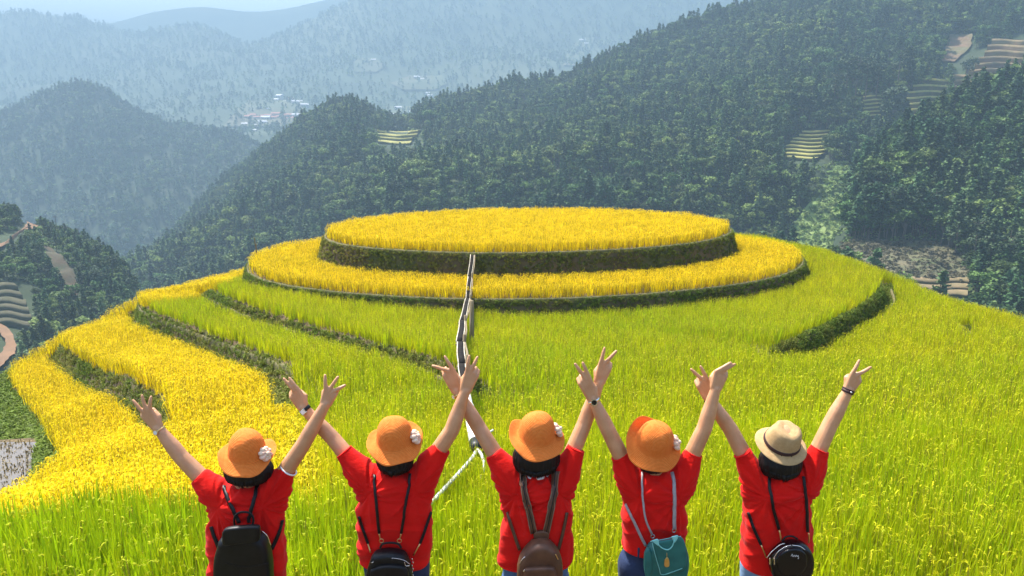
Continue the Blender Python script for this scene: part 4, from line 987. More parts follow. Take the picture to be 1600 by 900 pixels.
def hat_mesh(kind, lift, seed, mat_uv=True):
    """closed hat shell in local space, brim plane at z = 0"""
    r = np.random.default_rng(seed); seg = 72
    if kind == 'bucket':
        prof = [(0.004, 0.150), (0.022, 0.148), (0.044, 0.141), (0.063, 0.129), (0.079, 0.111), (0.091, 0.088), (0.098, 0.062), (0.102, 0.036), (0.104, 0.016), (0.108, 0.002), (0.120, -0.010), (0.134, -0.022), (0.150, -0.033), (0.163, -0.042), (0.166, -0.045)]
    else:
        prof = [(0.004, 0.118), (0.020, 0.119), (0.040, 0.121), (0.058, 0.121), (0.072, 0.112), (0.080, 0.095), (0.087, 0.065), (0.092, 0.035), (0.096, 0.010), (0.100, 0.000), (0.112, -0.004), (0.124, -0.009), (0.135, -0.014), (0.139, -0.016)]
    lens = np.concatenate([[0], np.cumsum(np.hypot(*np.diff(np.array(prof), axis=0).T))])
    t = np.linspace(0, lens[-1], 40); pr = np.interp(t, lens, [p[0] for p in prof]); pz = np.interp(t, lens, [p[1] for p in prof])
    V, UV = [], []
    def pt(i, k, inner=0.0):
        a = 2 * math.pi * k / seg; rr, z = pr[i] - inner * (0.6 if pz[i] < 0 else 1), pz[i] - inner * 0.8
        x, y = rr * math.cos(a), rr * math.sin(a)
        br = max(0, (rr - 0.102) / 0.055)
        if kind == 'bucket':
            z += br * (lift[0] * max(0, math.cos(a - lift[1])) ** 1.5 + lift[2] * max(0, math.cos(a - lift[3])) ** 1.5) + br * 0.006 * math.sin(5 * a + seed)
            pull = br * 0.12 * (lift[0] * max(0, math.cos(a - lift[1])) + lift[2] * max(0, math.cos(a - lift[3])))
            x -= pull * math.cos(a); y -= pull * math.sin(a)
            if pz[i] > 0: x *= 1 + 0.02 * math.sin(3 * a + seed); z += 0.004 * math.sin(2 * a + seed) * min(1, rr / .06)
        else:
            if pz[i] > 0.03:
                u = min(1, (pz[i] - 0.03) / 0.07)
                z -= 0.011 * u * math.exp(-(x / 0.028) ** 2) * (1 if pz[i] > 0.06 else 0.4)              # crease along the crown
                x *= 1 - 0.16 * u * max(0, math.sin(a)) ** 2                                                # front pinch
                for da in (0.62, 2.52): 
                    w = math.exp(-((((a - da + math.pi) % (2 * math.pi)) - math.pi) / 0.35) ** 2) * math.exp(-((pz[i] - 0.09) / 0.03) ** 2); x *= 1 - 0.22 * w; y *= 1 - 0.22 * w
            z += br * (0.010 * math.cos(2 * a) - 0.012 * max(0, math.sin(a))) + br * 0.02 * max(0, -math.sin(a)) * 0.3
        return (x, y, z)
    n = len(t); F = []
    for i in range(n):
        for k in range(seg): V.append(pt(i, k)); UV.append((k / seg, t[i] * 3.2))
    for i in range(n):
        for k in range(seg): V.append(pt(i, k, 0.004)); UV.append((k / seg, t[i] * 3.2))
    for i in range(n - 1):
        for k in range(seg):
            k2 = (k + 1) % seg; F.append((i * seg + k, (i + 1) * seg + k, (i + 1) * seg + k2, i * seg + k2)); o = n * seg
            F.append((o + i * seg + k2, o + (i + 1) * seg + k2, o + (i + 1) * seg + k, o + i * seg + k))
    F.append(tuple(range(seg))); F.append(tuple(n * seg + k for k in range(seg - 1, -1, -1)))
    for k in range(seg): k2 = (k + 1) % seg; F.append(((n - 1) * seg + k, (2 * n - 1) * seg + k, (2 * n - 1) * seg + k2, (n - 1) * seg + k2))
    return V, F, UV
def set_uv(o, UV):
    me = o.data; uv = me.uv_layers.new(name='uv'); li = np.zeros(len(me.loops), np.int32); me.loops.foreach_get('vertex_index', li)
    uv.data.foreach_set('uv', np.array(UV, np.float32)[li].reshape(-1))

def xform(V, M): return [tuple(M @ Vector(v)) for v in V]

GROUND_P = -3.22
def build_person(c):
    Yp = c['Y']; pt = lambda q, dy=0.0: np.array(U(q[0], q[1], Yp + dy))
    N0 = pt(c['neck']); ht = c['hat']; hp = Vector(U(ht['at'][0], ht['at'][1], Yp + ht.get('dy', -0.01)))
    M = Matrix.Translation(hp) @ Matrix.Rotation(R(ht['yaw']), 4, 'Z') @ Matrix.Rotation(R(ht['roll']), 4, 'Y') @ Matrix.Rotation(R(ht['back']), 4, 'X') @ Matrix.Scale(ht.get('s', 1.0), 4)
    hc = np.array(M @ Vector((0, 0.0, 0.012)))
    root = empty('person', (float(N0[0]), Yp, GROUND_P)); tag(root, c['label'], 'person', 'people with raised arms')
    # ---- body: one continuous surface
    cx = N0[0]; hipz = GROUND_P + 0.80
    B = [ellips((cx, Yp, hipz + 0.02), (0.115, 0.080, 0.13)), ellips((cx, Yp, hipz + 0.24), (0.12, 0.085, 0.16)), ellips((cx, Yp, (hipz + 0.40 + N0[2]) / 2 - 0.10), (0.125, 0.08, 0.16)),
         rc((cx, Yp, N0[2] - 0.05), hc + np.array([0, 0.0, -0.05]), 0.056, 0.050), ellips(hc, (0.074, 0.09, 0.100)), ellips(hc + np.array([0, 0.045, -0.055]), (0.052, 0.045, 0.05)),
         rc(hc + np.array([0, 0.088, 0.0]), hc + np.array([0, 0.104, -0.028]), 0.008, 0.013, 8), ellips(hc + np.array([0.076, 0.0, -0.012]), (0.010, 0.018, 0.03)), ellips(hc + np.array([-0.076, 0.0, -0.012]), (0.010, 0.018, 0.03)),
         rc(hc + np.array([-0.03, 0.085, 0.022]), hc + np.array([0.03, 0.085, 0.022]), 0.008, 0.008, 8), rc(hc + np.array([-0.018, 0.090, -0.05]), hc + np.array([0.018, 0.090, -0.05]), 0.007, 0.007, 8)]
    for s in (-1, 1):
        k = np.array([cx + s * 0.085, Yp + 0.02, GROUND_P + 0.43]); a = np.array([cx + s * 0.09, Yp - 0.01, GROUND_P + 0.08])
        B += [rc((cx + s * 0.075, Yp, hipz), k, 0.085, 0.056), rc(k, a, 0.055, 0.036), rc(a + np.array([0, -0.02, -0.04]), a + np.array([0, 0.13, -0.05]), 0.036, 0.028)]
    arms = {}
    for s, key in ((1, 'L'), (-1, 'R')):
        A = c[key]; oy = A.get('dy', 0.0)
        S = pt(A['S']); E = pt(A['E'], 0.05 + oy); Wp = pt(A['W'], 0.07 + oy); K = pt(A['K'], 0.075 + oy)
        B += [rc(S, E, 0.050, 0.0405), rc(E, E + (Wp - E) * 0.35, 0.0405, 0.0395), rc(E + (Wp - E) * 0.35, Wp, 0.0395, 0.0265)]
        B += make_hand(Wp, K, s, A['ext'], K[1]); arms[key] = (S, E, Wp, K)
    part('body', voxel_mesh('body', B, 0.0048, 5, 0.45), m_skin, root)
    # ---- shirt
    rings = []
    for (py, xl, xr, dep) in c['torso']:
        a = U(xl, py, Yp); b = U(xr, py, Yp); hw = (b[0] - a[0]) / 2; mx = (a[0] + b[0]) / 2; ring = []
        for k in range(40):
            th = 2 * math.pi * k / 40; cs, sn = math.cos(th), math.sin(th); e = 2 / 2.6
            ring.append((mx + hw * math.copysign(abs(cs) ** e, cs), Yp + dep * math.copysign(abs(sn) ** e, sn), a[2]))
        rings.append(ring)
    tp = np.array(rings[-1]); tc_ = tp.mean(0); zt = N0[2] + 0.022
    rings.append([tuple(tc_ + (p - tc_) * np.array([0.92, 0.86, 1]) + np.array([0, 0, 0.012])) for p in tp])
    rings.append([(cx + 0.070 * math.cos(2 * math.pi * k / 40), Yp + 0.064 * math.sin(2 * math.pi * k / 40), zt) for k in range(40)])
    S_ = [loft(rings)]
    for key in 'LR':
        A = c[key]; S, E, Wp, K = arms[key]; C = pt(A['C'], 0.02 + A.get('dy', 0) * 0.4); mid = (S + C) / 2 + np.array([0, 0, -0.006])
        d = (C - S) / np.linalg.norm(C - S)
        S_.append(tube([S - d * 0.05, S - d * .02, S, mid, C - d * 0.03, C], [0.05, 0.075, A.get('rs', 0.084), A.get('rs', 0.084) * 0.5 + A['rc'] * 0.5 + 0.006, A['rc'] + 0.004, A['rc']], 24))
        S_.append(rc(np.array([cx + (0.05 if key == 'R' else -0.05), Yp, N0[2] - 0.040]), S, 0.056, 0.078, 16))
        sg = 1 if key == 'R' else -1; tq = c['torso'][3]; xe = U(tq[2] if sg > 0 else tq[1], tq[0], Yp); S_.append(rc((S + C) / 2, np.array([xe[0] - sg * 0.055, Yp, xe[2] - 0.05]), 0.058, 0.055, 16))
    me = voxel_mesh('shirt', S_, 0.0065, 7, 0.5)
    n = len(me.vertices); co = np.zeros(n * 3); me.vertices.foreach_get('co', co); co = co.reshape(-1, 3); nr = np.zeros(n * 3); me.vertices.foreach_get('normal', nr); nr = nr.reshape(-1, 3)
    sd = c['seed']; disp = np.zeros(n)
    for key in 'LR':           # folds fanning out of the raised sleeves, and soft swags across the back
        S, E, Wp, K = arms[key]; dx, dz = co[:, 0] - S[0], co[:, 2] - S[2]; rr = np.hypot(dx, dz); an = np.arctan2(dz, dx)
        w = np.exp(-((rr - 0.12) / 0.10) ** 2); disp += w * 0.015 * (1 - 2 * np.abs(fbm(an * 3.6 + sd, rr * 2 + sd * 2.0, sd + (7 if key == 'L' else 0), 2)))
    lowz = sstep(N0[2] - 0.08, N0[2] - 0.30, co[:, 2])
    u = (co[:, 0] - cx); swag = co[:, 2] * 9 + 14 * u * u
    disp += lowz * 0.013 * (1 - 2.2 * np.abs(fbm(u * 3 + sd, swag, sd + 3, 2))) + 0.004 * fbm(u * 7, co[:, 2] * 5, sd + 9, 2) * lowz
    side = sstep(0.09, 0.16, np.abs(u)); disp += side * lowz * 0.010 * fbm(u * 9 + co[:, 1] * 14, co[:, 2] * 3.0, sd + 13, 2)
    me.vertices.foreach_set('co', (co + nr * disp[:, None]).reshape(-1)); me.update()
    back = Back(me); shirt = part('shirt', me, m_shirt, root)
    # hem, cuffs and collar are bands of their own
    hem = [np.array(p) for p in rings[0]]
    part('shirt_hem', tube([h + np.array([0, 0, 0.006]) for h in hem] + [hem[0] + np.array([0, 0, 0.006])], 0.0055, 6, False), m_shirt, shirt)
    for key in 'LR':
        A = c[key]; S, E, Wp, K = arms[key]; C = pt(A['C'], 0.02 + A.get('dy', 0) * 0.4); d = Vector(C - S).normalized(); a = d.orthogonal().normalized(); b = d.cross(a)
        lp = [Vector(C) + (a * math.cos(t) + b * math.sin(t)) * (A['rc'] - 0.001) for t in np.linspace(0, 2 * math.pi, 29)]
        part('cuff', tube(lp, 0.0045, 6, False), m_white if A.get('white') else m_shirt, shirt)
    lp = [(cx + 0.064 * math.cos(t), Yp + 0.062 * math.sin(t), N0[2] + 0.026) for t in np.linspace(0, 2 * math.pi, 33)]
    part('collar', tube(lp, 0.007, 6, False), m_white if c.get('white_collar') else m_shirt, shirt)
    # ---- jeans
    J = [ellips((cx, Yp, hipz + 0.03), (0.178, 0.125, 0.16)), rc((cx, Yp, hipz + 0.05), (cx, Yp, hipz + 0.13), 0.14, 0.125, 20)]
    tl, tr = c['torso'][0][1:3]; wj = (U(tr, 885, Yp)[0] - U(tl, 885, Yp)[0]) / 2
    jt = rings[0][0][2] + 0.06
    J = [ellips((cx, Yp, jt - 0.19), (wj * 0.97, 0.112, 0.15)), loft([[(cx + wj * 0.9 * math.cos(t), Yp + 0.105 * math.sin(t), z) for t in np.linspace(0, 6.28, 30, endpoint=False)] for z in (jt - 0.18, jt)])]
    for s in (-1, 1):
        k = np.array([cx + s * 0.088, Yp + 0.02, GROUND_P + 0.43]); a = np.array([cx + s * 0.092, Yp - 0.01, GROUND_P + 0.09])
        J += [rc((cx + s * 0.085, Yp, hipz - 0.02), k, 0.098, 0.068), rc(k, a, 0.068, 0.055)]
    jm = voxel_mesh('jeans', J, 0.012, 4); part('jeans', jm, c['jeans'], root)
    jn = [o for o in root.children if o.name.startswith('jeans')][0]
    for x in (-0.09, 0.0, 0.09): part('belt_loop', rc((cx + x, Yp - 0.108, jt - 0.06), (cx + x, Yp - 0.106, jt - 0.01), 0.006, 0.006, 6), c['jeans'], jn)
    for s in (-1, 1):
        a = np.array([cx + s * 0.092, Yp - 0.01, GROUND_P + 0.03])
        part('shoe', voxel_mesh('shoe', [rc(a + np.array([0, -0.05, 0.012]), a + np.array([0, 0.15, 0.0]), 0.046, 0.036), ellips(a + np.array([0, 0.05, -0.012]), (0.046, 0.135, 0.022))], 0.008, 3), m_shoe, root)
    # ---- hair
    hr = c['hair']; H = [ellips(hc + np.array([0, -0.002, -0.02]), (0.083, 0.086, 0.085))]
    hb = U(c['head'][0] + hr.get('dx', 0), hr['bottom'], Yp - 0.06)
    H.append(loft([[(hc[0] + (hb[0] - hc[0]) * f + w * hr['w'] * math.cos(t), Yp - 0.015 + hr.get('d', 0.095) * w * math.sin(t), hc[2] + (hb[2] - hc[2]) * f) for t in np.linspace(0, 6.28, 28, endpoint=False)]
                   for f, w in ((0.28, 0.72), (0.42, 0.92), (0.58, 1.0), (0.75, 0.98), (0.92, 0.88), (1.0, 0.66))]))
    hm = voxel_mesh('hair', H, 0.0065, 4); n = len(hm.vertices); co = np.zeros(n * 3); hm.vertices.foreach_get('co', co); co = co.reshape(-1, 3); nr = np.zeros(n * 3); hm.vertices.foreach_get('normal', nr); nr = nr.reshape(-1, 3)
    an = np.arctan2(co[:, 1] - Yp, co[:, 0] - hc[0]); co += nr * (0.005 * fbm(an * 14, co[:, 2] * 5, sd, 3))[:, None]; hm.vertices.foreach_set('co', co.reshape(-1)); hm.update()
    hair = part('hair', hm, m_hair, root)
    locks = []
    rr = np.random.default_rng(sd)
    for i in range(70):
        t = rr.uniform(math.pi * 0.98, math.pi * 2.02); q = hr['w'] * 0.95; L = rr.uniform(0.01, 0.028)
        p0 = np.array([hb[0] + q * math.cos(t), Yp - 0.015 + (hr.get('d', 0.095) - .003) * math.sin(t), hb[2] + 0.04 + 0.02 * abs(math.cos(t))]); p1 = p0 + np.array([-0.018 * math.cos(t), 0.012 * -math.sin(t), -0.04 + 0.012 * abs(math.cos(t)) - L * 0.5 + 0.008])
        locks.append(tube([p0, (p0 + p1) / 2 + np.array([0.004 * math.cos(t), 0.004 * math.sin(t), 0]), p1], [0.004, 0.0035, 0.001], 5))
    part('hair_ends', join(*locks), m_hair, hair)
    # ---- hat
    V, F, UV = hat_mesh(ht['kind'], ht.get('lift', (0, 0, 0, 0)), sd)
    hat = part('hat', (xform(V, M), F), m_orange if ht['kind'] == 'bucket' else m_beige, root); set_uv(hat, UV)
    if ht['kind'] == 'bucket':
        hat['label'] = 'orange crochet bucket hat with a cream flower'
        fa = R(ht['flower']); pet = []
        fo = Vector((0.118 * math.cos(fa), 0.118 * math.sin(fa), 0.028)); out = Vector((math.cos(fa), math.sin(fa), 0.55)).normalized(); a = out.orthogonal().normalized(); b = out.cross(a)
        for ring_, nn, rad, sz in ((0, 8, 0.031, 0.018), (1, 7, 0.018, 0.013)):
            for i in range(nn):
                t = 2 * math.pi * (i + 0.5 * ring_) / nn; cpt = fo + (a * math.cos(t) + b * math.sin(t)) * rad + out * (0.004 + ring_ * 0.008)
                pet.append(ellips(cpt, (sz, sz * 0.8, sz * 0.7), 10, 7))
        pet.append(ellips(fo + out * 0.022, (0.013, 0.013, 0.012), 10, 7))
        pv, pf = join(*pet); part('flower', (xform(pv, M), pf), m_flower, hat)
        lv, lf = join(*[rc(fo + (a * math.cos(t) + b * math.sin(t)) * 0.02, fo + (a * math.cos(t) + b * math.sin(t)) * 0.046 - Vector((0, 0, 0.012)), 0.007, 0.002, 7) for t in (3.6, 4.3, 5.2)])
        part('flower_leaf', (xform(lv, M), lf), m_brown2, hat)
    else:
        hat['label'] = 'beige straw fedora with a dark ribbon band'
        rings = [[(rr_ * math.cos(t), rr_ * math.sin(t), z) for t in np.linspace(0, 2 * math.pi, 72, endpoint=False)] for rr_, z in ((0.0985, 0.006), (0.0995, 0.008), (0.0965, 0.026), (0.0945, 0.027))]
        bv, bf = loft(rings, False); part('hat_band', (xform(bv, M), bf), m_band, hat)
    # ---- watches and bracelets
    for key, kind in c.get('wrist', {}).items():
        S, E, Wp, K = arms[key]; d = Vector(E - Wp).normalized(); cen = Vector(Wp) + d * kind.get('up', 0.012); a = Vector((0, -1, 0)); a = (a - d * a.dot(d)).normalized(); b = d.cross(a)
        rad = kind.get('r', 0.0290); lp = [cen + (a * math.cos(t) + b * math.sin(t)) * rad for t in np.linspace(0, 2 * math.pi, 33)]
        nrm = [np.array((a * math.cos(t) + b * math.sin(t))) for t in np.linspace(0, 2 * math.pi, 33)]
        st = part(kind['name'], ribbon(lp, nrm, kind['w'], 0.003), kind['strap'], root)
        if 'dial' in kind:
            yaw = kind.get('turn', 0.0); o = a * math.cos(yaw) + b * math.sin(yaw); sdir = d.cross(o)
            cc_ = cen + o * (rad + 0.003)
            def disc(rad_, th, sq): 
                nn = 4 if sq else 24; ring = lambda off: [tuple(cc_ + o * off + (d * math.cos(t) + sdir * math.sin(t)) * rad_) for t in (np.linspace(0, 2 * math.pi, nn, endpoint=False) + (math.pi / 4 if sq else 0))]
                return loft([ring(0), ring(th)])
            part('watch_case', disc(kind['dial'], 0.006, kind.get('sq')), kind['case'], st, smooth=False)
            part('watch_face', disc(kind['dial'] * 0.78, 0.0068, kind.get('sq')), kind['face'], st, smooth=False)
        if kind.get('double'):
            lp2 = [p - d * 0.012 for p in lp]; part('bracelet_strand', ribbon(lp2, nrm, kind['w'] * 0.6, 0.003), kind['strap'], st)
            part('bead', ellips(cen + a * (rad + 0.004) - d * 0.005, (0.005, 0.005, 0.005), 10, 7), m_silver, st)
    rebase(root)
    return back, Yp

YP = 3.55
PEOPLE = [
 dict(seed=3, Y=YP, label='person at the far left in a red shirt, orange hat and plain black backpack', neck=(381,764), head=(385,716), jeans=m_jean_d,
   torso=[(938,330,447,.125),(880,329,445,.125),(830,330,442,.115),(800,330,440,.112),(778,338,434,.105),(764,352,418,.085)],
   L=dict(S=(350,782),C=(312,745),rc=.047,E=(283,714),W=(247,669),K=(228,645),ext={0:(236,620),1:(222,618),2:(207,624)}),
   R=dict(S=(418,778),C=(451,733),rc=.047,E=(474,694),W=(509,631),K=(517,612),ext={0:(508,586),1:(528,589),2:(539,602)},dy=-.03,white=1),
   hair=dict(bottom=758,w=.130), hat=dict(kind='bucket',at=(387,708),s=.92,yaw=0,roll=3,back=10,lift=(.05,R(175),.055,R(20)),flower=-18),
   wrist=dict(L=dict(name='watch',w=.006,strap=m_gold,dial=.014,case=m_gold,face=m_dial,turn=0.1))),
 dict(seed=8, Y=YP, label='person second from the left in a red shirt, orange hat and small black zipped bag', neck=(614,744), head=(616,696), jeans=m_jean_d,
   torso=[(872,564,671,.12),(846,562,672,.12),(800,561,672,.114),(772,564,670,.11),(756,574,660,.105),(744,588,646,.085)],
   L=dict(S=(582,760),C=(538,706),rc=.046,E=(521,686),W=(474,637),K=(461,616),ext={0:(452,590),1:(443,591)},dy=.05),
   R=dict(S=(650,756),C=(690,701),rc=.047,E=(706,672),W=(727,611),K=(738,583),ext={0:(733,556),1:(746,558)},dy=-.03),
   hair=dict(bottom=741,w=.098), hat=dict(kind='bucket',at=(617,688),s=.92,yaw=5,roll=-2,back=11,lift=(.045,R(165),.07,R(35)),flower=-10),
   wrist=dict(L=dict(name='watch',w=.018,strap=m_black,dial=.021,case=m_silver,face=m_dial,sq=1,up=.014))),
 dict(seed=13, Y=YP, label='person in the middle of the five, red shirt, orange hat, brown leather backpack', neck=(838,746), head=(838,698), jeans=m_jean_m, white_collar=1,
   torso=[(874,778,891,.125),(856,780,892,.122),(820,785,890,.116),(785,788,890,.112),(765,795,884,.108),(748,808,870,.085)],
   L=dict(S=(806,762),C=(772,709),rc=.046,E=(748,668),W=(714,611),K=(701,583),ext={0:(693,554),1:(669,569)},dy=.05),
   R=dict(S=(872,760),C=(900,701),rc=.046,E=(913,662),W=(936,598),K=(946,572),ext={0:(947,535),1:(970,541)},dy=.05),
   hair=dict(bottom=743,w=.124), hat=dict(kind='bucket',at=(838,681),s=.92,yaw=0,roll=4,back=12,lift=(.07,R(160),.03,R(30)),flower=14),
   wrist=dict(L=dict(name='watch',w=.010,strap=m_gold,dial=.012,case=m_gold,face=m_dial,turn=.9,up=.016))),
 dict(seed=21, Y=YP, label='person second from the right in a red shirt, orange hat and teal bag', neck=(1024,743), head=(1022,698), jeans=m_jean_d,
   torso=[(852,973,1067,.115),(832,974,1068,.115),(800,975,1068,.11),(778,976,1067,.108),(760,984,1062,.102),(746,998,1050,.082)],
   L=dict(S=(996,764),C=(968,712),rc=.045,E=(952,676),W=(927,624),K=(913,595),ext={0:(909,563),1:(896,565)},dy=-.03),
   R=dict(S=(1056,764),C=(1084,708),rc=.045,E=(1101,668),W=(1118,608),K=(1127,584),ext={0:(1144,565),1:(1148,569)},dy=-.03),
   hair=dict(bottom=741,w=.080,d=.068), hat=dict(kind='bucket',at=(1021,692),s=.92,yaw=-10,roll=14,back=26,lift=(.085,R(140),.02,R(40)),flower=12),
   wrist=dict(L=dict(name='watch',w=.012,strap=m_silver,dial=.017,case=m_silver,face=m_gloss,up=.006))),
 dict(seed=34, Y=YP, label='person at the far right in a red shirt and beige fedora with a black bag', neck=(1222,746), head=(1222,700), jeans=m_jean_l,
   torso=[(880,1159,1262,.12),(856,1160,1264,.118),(815,1164,1264,.114),(785,1166,1264,.11),(765,1172,1262,.106),(748,1186,1252,.085)],
   L=dict(S=(1190,764),C=(1160,708),rc=.046,E=(1142,672),W=(1107,621),K=(1098,599),ext={0:(1093,569),1:(1080,577)},dy=.05),
   R=dict(S=(1252,760),C=(1281,702),rc=.046,E=(1297,663),W=(1326,609),K=(1337,591),ext={0:(1343,562),1:(1367,570)}),
   hair=dict(bottom=748,w=.112), hat=dict(kind='fedora',at=(1221,692),yaw=4,roll=3,back=24,s=.96),
   wrist=dict(L=dict(name='bracelet',w=.010,strap=m_band,up=.012), R=dict(name='bracelet',w=.013,strap=m_band,up=.010,double=1))),
]
backs = [build_person(c) for c in PEOPLE]

# ------------------------------------------------------------------ bags
def px2m(q, Y): return np.array(U(q[0], q[1], Y))
def pillow(outline, Y0, th, steps=((0, .9), (.12, .98), (.3, 1.0), (.72, 1.0), (.9, .95), (.98, .86), (1.0, .76)), tilt=0.0):
    """soft bag body: outline in pixels at distance Y0 (its inner side), puffed towards the viewer by th"""
    o = smooth_poly(np.vstack([outline, outline[:1]]), 49)[:-1]; P = U(o[:, 0], o[:, 1], Y0); c = P.mean(0); rings = []
    for d, s in steps:
        q = c + (P - c) * s; q = q.copy(); q[:, 1] = Y0 - d * th + tilt * (q[:, 2] - c[2]); rings.append(q)
    V, F = loft(rings); return V, [f[::-1] for f in F]
def front_line(pix, Y, rad, n=24, seg=6): return tube([tuple(p) for p in U(smooth_poly(pix, n)[:, 0], smooth_poly(pix, n)[:, 1], Y)], rad, seg)
def bag_root(px, py, Y, label):
    p = U(px, py, Y); r = empty('backpack', tuple(float(v) for v in p)); tag(r, label, 'backpack'); return r
def ring_part(px, py, Y, rad, th, mat, root, name='ring'):
    c = U(px, py, Y); return part(name, tube([(c[0] + rad * math.cos(t), c[1], c[2] + rad * math.sin(t)) for t in np.linspace(0, 2 * math.pi, 19)], th, 6, False), mat, root)

# 1 plain black leather backpack
bk, Yp = backs[0]; Y0 = Yp - 0.120; YF = Y0 - 0.105
r = bag_root(386, 925, Y0, 'plain black leather backpack with a folded top flap and loop handle')
body = part('bag_body', pillow([(348,842),(354,830),(386,824),(410,826),(422,838),(428,862),(430,890),(428,930),(386,938),(346,932),(342,890),(343,862)], Y0, .105), m_black, r)
part('flap', pillow([(350,828),(356,822),(380,819),(402,818),(408,822),(408,836),(404,842),(380,845),(354,848),(350,842)], Y0 - .085, .034), m_black, r)
part('handle', front_line([(367,824),(366,810),(372,802),(382,800),(392,803),(396,812),(394,822)], Y0 - .05, .006), m_black, r)
for nm, pts in (('piping', [(345,850),(350,838),(356,832)]), ('piping', [(410,830),(418,838),(423,852)])): part(nm, front_line(pts, YF + .02, .0022), m_silver, r)
part('seam', front_line([(352,880),(386,886),(420,880)], YF - .001, .0018), m_black, body)
for pts in ([(350,760),(358,782),(370,806),(374,816)], [(404,756),(398,776),(392,800),(389,816)], [(331,822),(336,838),(344,858)], [(440,812),(434,834),(424,858)]): part('strap', bk.strap(pts, .019, dflt=Yp - .11), m_black, r)
rebase(r)
# 2 small black zipped bag
bk, Yp = backs[1]; Y0 = Yp - 0.118; YF = Y0 - .085
r = bag_root(610, 915, Y0, 'small black zipped bag hung on long thin straps with silver rings')
body = part('bag_body', pillow([(582,864),(590,856),(610,853),(630,856),(638,864),(645,884),(646,905),(636,918),(610,922),(584,918),(575,905),(576,884)], Y0, .085), m_black, r)
part('front_pocket', pillow([(580,888),(592,882),(610,880),(630,882),(638,890),(639,908),(630,916),(610,918),(590,916),(580,908)], YF + .01, .03), m_black, body)
part('zip', front_line([(579,880),(595,874),(612,872),(630,875),(641,882)], YF + .004, .0016), m_silver, body)
part('handle', front_line([(594,856),(598,850),(610,848),(622,850),(627,856)], Y0 - .04, .006), m_black, r)
for q in ((596,845),(624,845)): ring_part(q[0], q[1], Y0 - .02, .011, .0022, m_gold, r)
part('zip_pull', front_line([(632,878),(634,884),(640,884)], YF - .004, .002), m_silver, body)
for k in range(9): part('chain_link', ellips(U(644 + (k % 2) * 1.2, 874 + k * 5, Y0 - .045), (.004, .003, .006), 8, 6), m_silver, r)
for pts in ([(585,742),(587,770),(590,800),(593,832)], [(641,740),(637,770),(632,800),(627,832)], [(562,806),(568,826),(576,848)], [(672,800),(664,826),(656,848)]): part('strap', bk.strap(pts, .014, dflt=Yp - .11), m_black, r)
for pts in ([(593,832),(595,840)], [(627,832),(625,840)], [(576,848),(580,862)], [(656,848),(646,866)]): part('clasp', bk.strap(pts, .006, .005, n=5, off=.006, dflt=Yp - .125), m_gold, r)
rebase(r)
# 3 brown leather backpack
bk, Yp = backs[2]; Y0 = Yp - 0.120; YF = Y0 - .105
r = bag_root(842, 920, Y0, 'brown leather backpack with arched zip and wide stitched straps')
body = part('bag_body', pillow([(808,876),(812,862),(822,848),(834,838),(852,836),(866,846),(875,860),(878,878),(876,905),(870,918),(842,922),(814,918),(808,905)], Y0, .105), m_brown, r)
part('front_pocket', pillow([(818,890),(822,884),(842,882),(862,882),(868,888),(869,905),(864,914),(842,916),(822,914),(818,905)], YF + .012, .038), m_brown, body)
part('zip', front_line([(811,882),(818,872),(832,865),(852,862),(864,864),(870,872),(876,882)], YF + .012, .0026), m_silver, body)
part('zip_pull', front_line([(868,866),(872,874)], YF + .002, .0032), m_gold, body)
part('strap_patch', pillow([(834,838),(834,830),(846,827),(856,829),(857,838),(846,841)], Y0 + .0, .022), m_brown, r)
for pts in ([(816,736),(819,762),(826,796),(834,832)], [(869,736),(866,764),(860,798),(853,832)]):
    st = part('strap', bk.strap(pts, .036, .007, dflt=Yp - .11), m_brown, r)
    for dx in (-4.5, 4.5): part('strap_edge', bk.strap([(a + dx, b) for a, b in pts], .004, .009, off=.004, dflt=Yp - .11), m_brown2, st)
    part('stitching', bk.strap(pts, .004, .0095, off=.004, dflt=Yp - .11), m_black, st)
for pts in ([(794,800),(801,826),(812,858)], [(885,800),(880,826),(872,858)]): part('strap', bk.strap(pts, .016, dflt=Yp - .11), m_brown, r)
part('zip', front_line([(818,893),(820,890)], YF - .02, .004), m_silver, body)
rebase(r)
# 4 teal bag
bk, Yp = backs[3]; Y0 = Yp - 0.112; YF = Y0 - .08
r = bag_root(1038, 905, Y0, 'teal flap bag with pale teal handle and a gold tag')
body = part('bag_body', pillow([(1010,850),(1016,844),(1040,842),(1062,838),(1070,850),(1073,870),(1070,890),(1062,900),(1036,906),(1012,902),(1005,886),(1005,864)], Y0, .075), m_teal, r)
part('flap', pillow([(1019,846),(1038,843),(1056,840),(1064,838),(1070,848),(1072,870),(1068,888),(1050,895),(1034,899),(1029,886),(1024,866)], YF + .010, .016), m_teal, r)
part('flap_piping', front_line([(1019,848),(1024,868),(1030,888),(1034,898),(1050,894),(1066,888)], YF - .006, .0018), m_teal2, r)
part('flap_piping', front_line([(1016,846),(1036,843),(1050,840),(1064,838)], YF + .02, .0022), m_teal2, r)
part('handle', front_line([(1028,850),(1034,856),(1043,859),(1050,854),(1054,844)], YF - .012, .0032), m_teal2, r)
for q in ([(1018,844),(1028,842),(1029,852),(1024,849)], [(1049,838),(1059,836),(1057,843),(1053,847)]): part('handle_tab', pillow(q, YF - .002, .008), m_teal2, r)
tagp = part('gold_tag', pillow([(1038,874),(1042,870),(1045,874),(1045,884),(1038,884)], YF - .006, .008), m_gold, r); part('tag_cord', front_line([(1042,864),(1042,871)], YF - .008, .0014), m_gold, tagp)
part('side_gusset', pillow([(1006,862),(1010,854),(1015,856),(1018,874),(1016,894),(1010,898),(1006,888)], YF + .03, .03), m_teal, body)
for q in ((1020,838),(1053,829)): ring_part(q[0], q[1], Y0 - .012, .010, .003, m_silver, r)
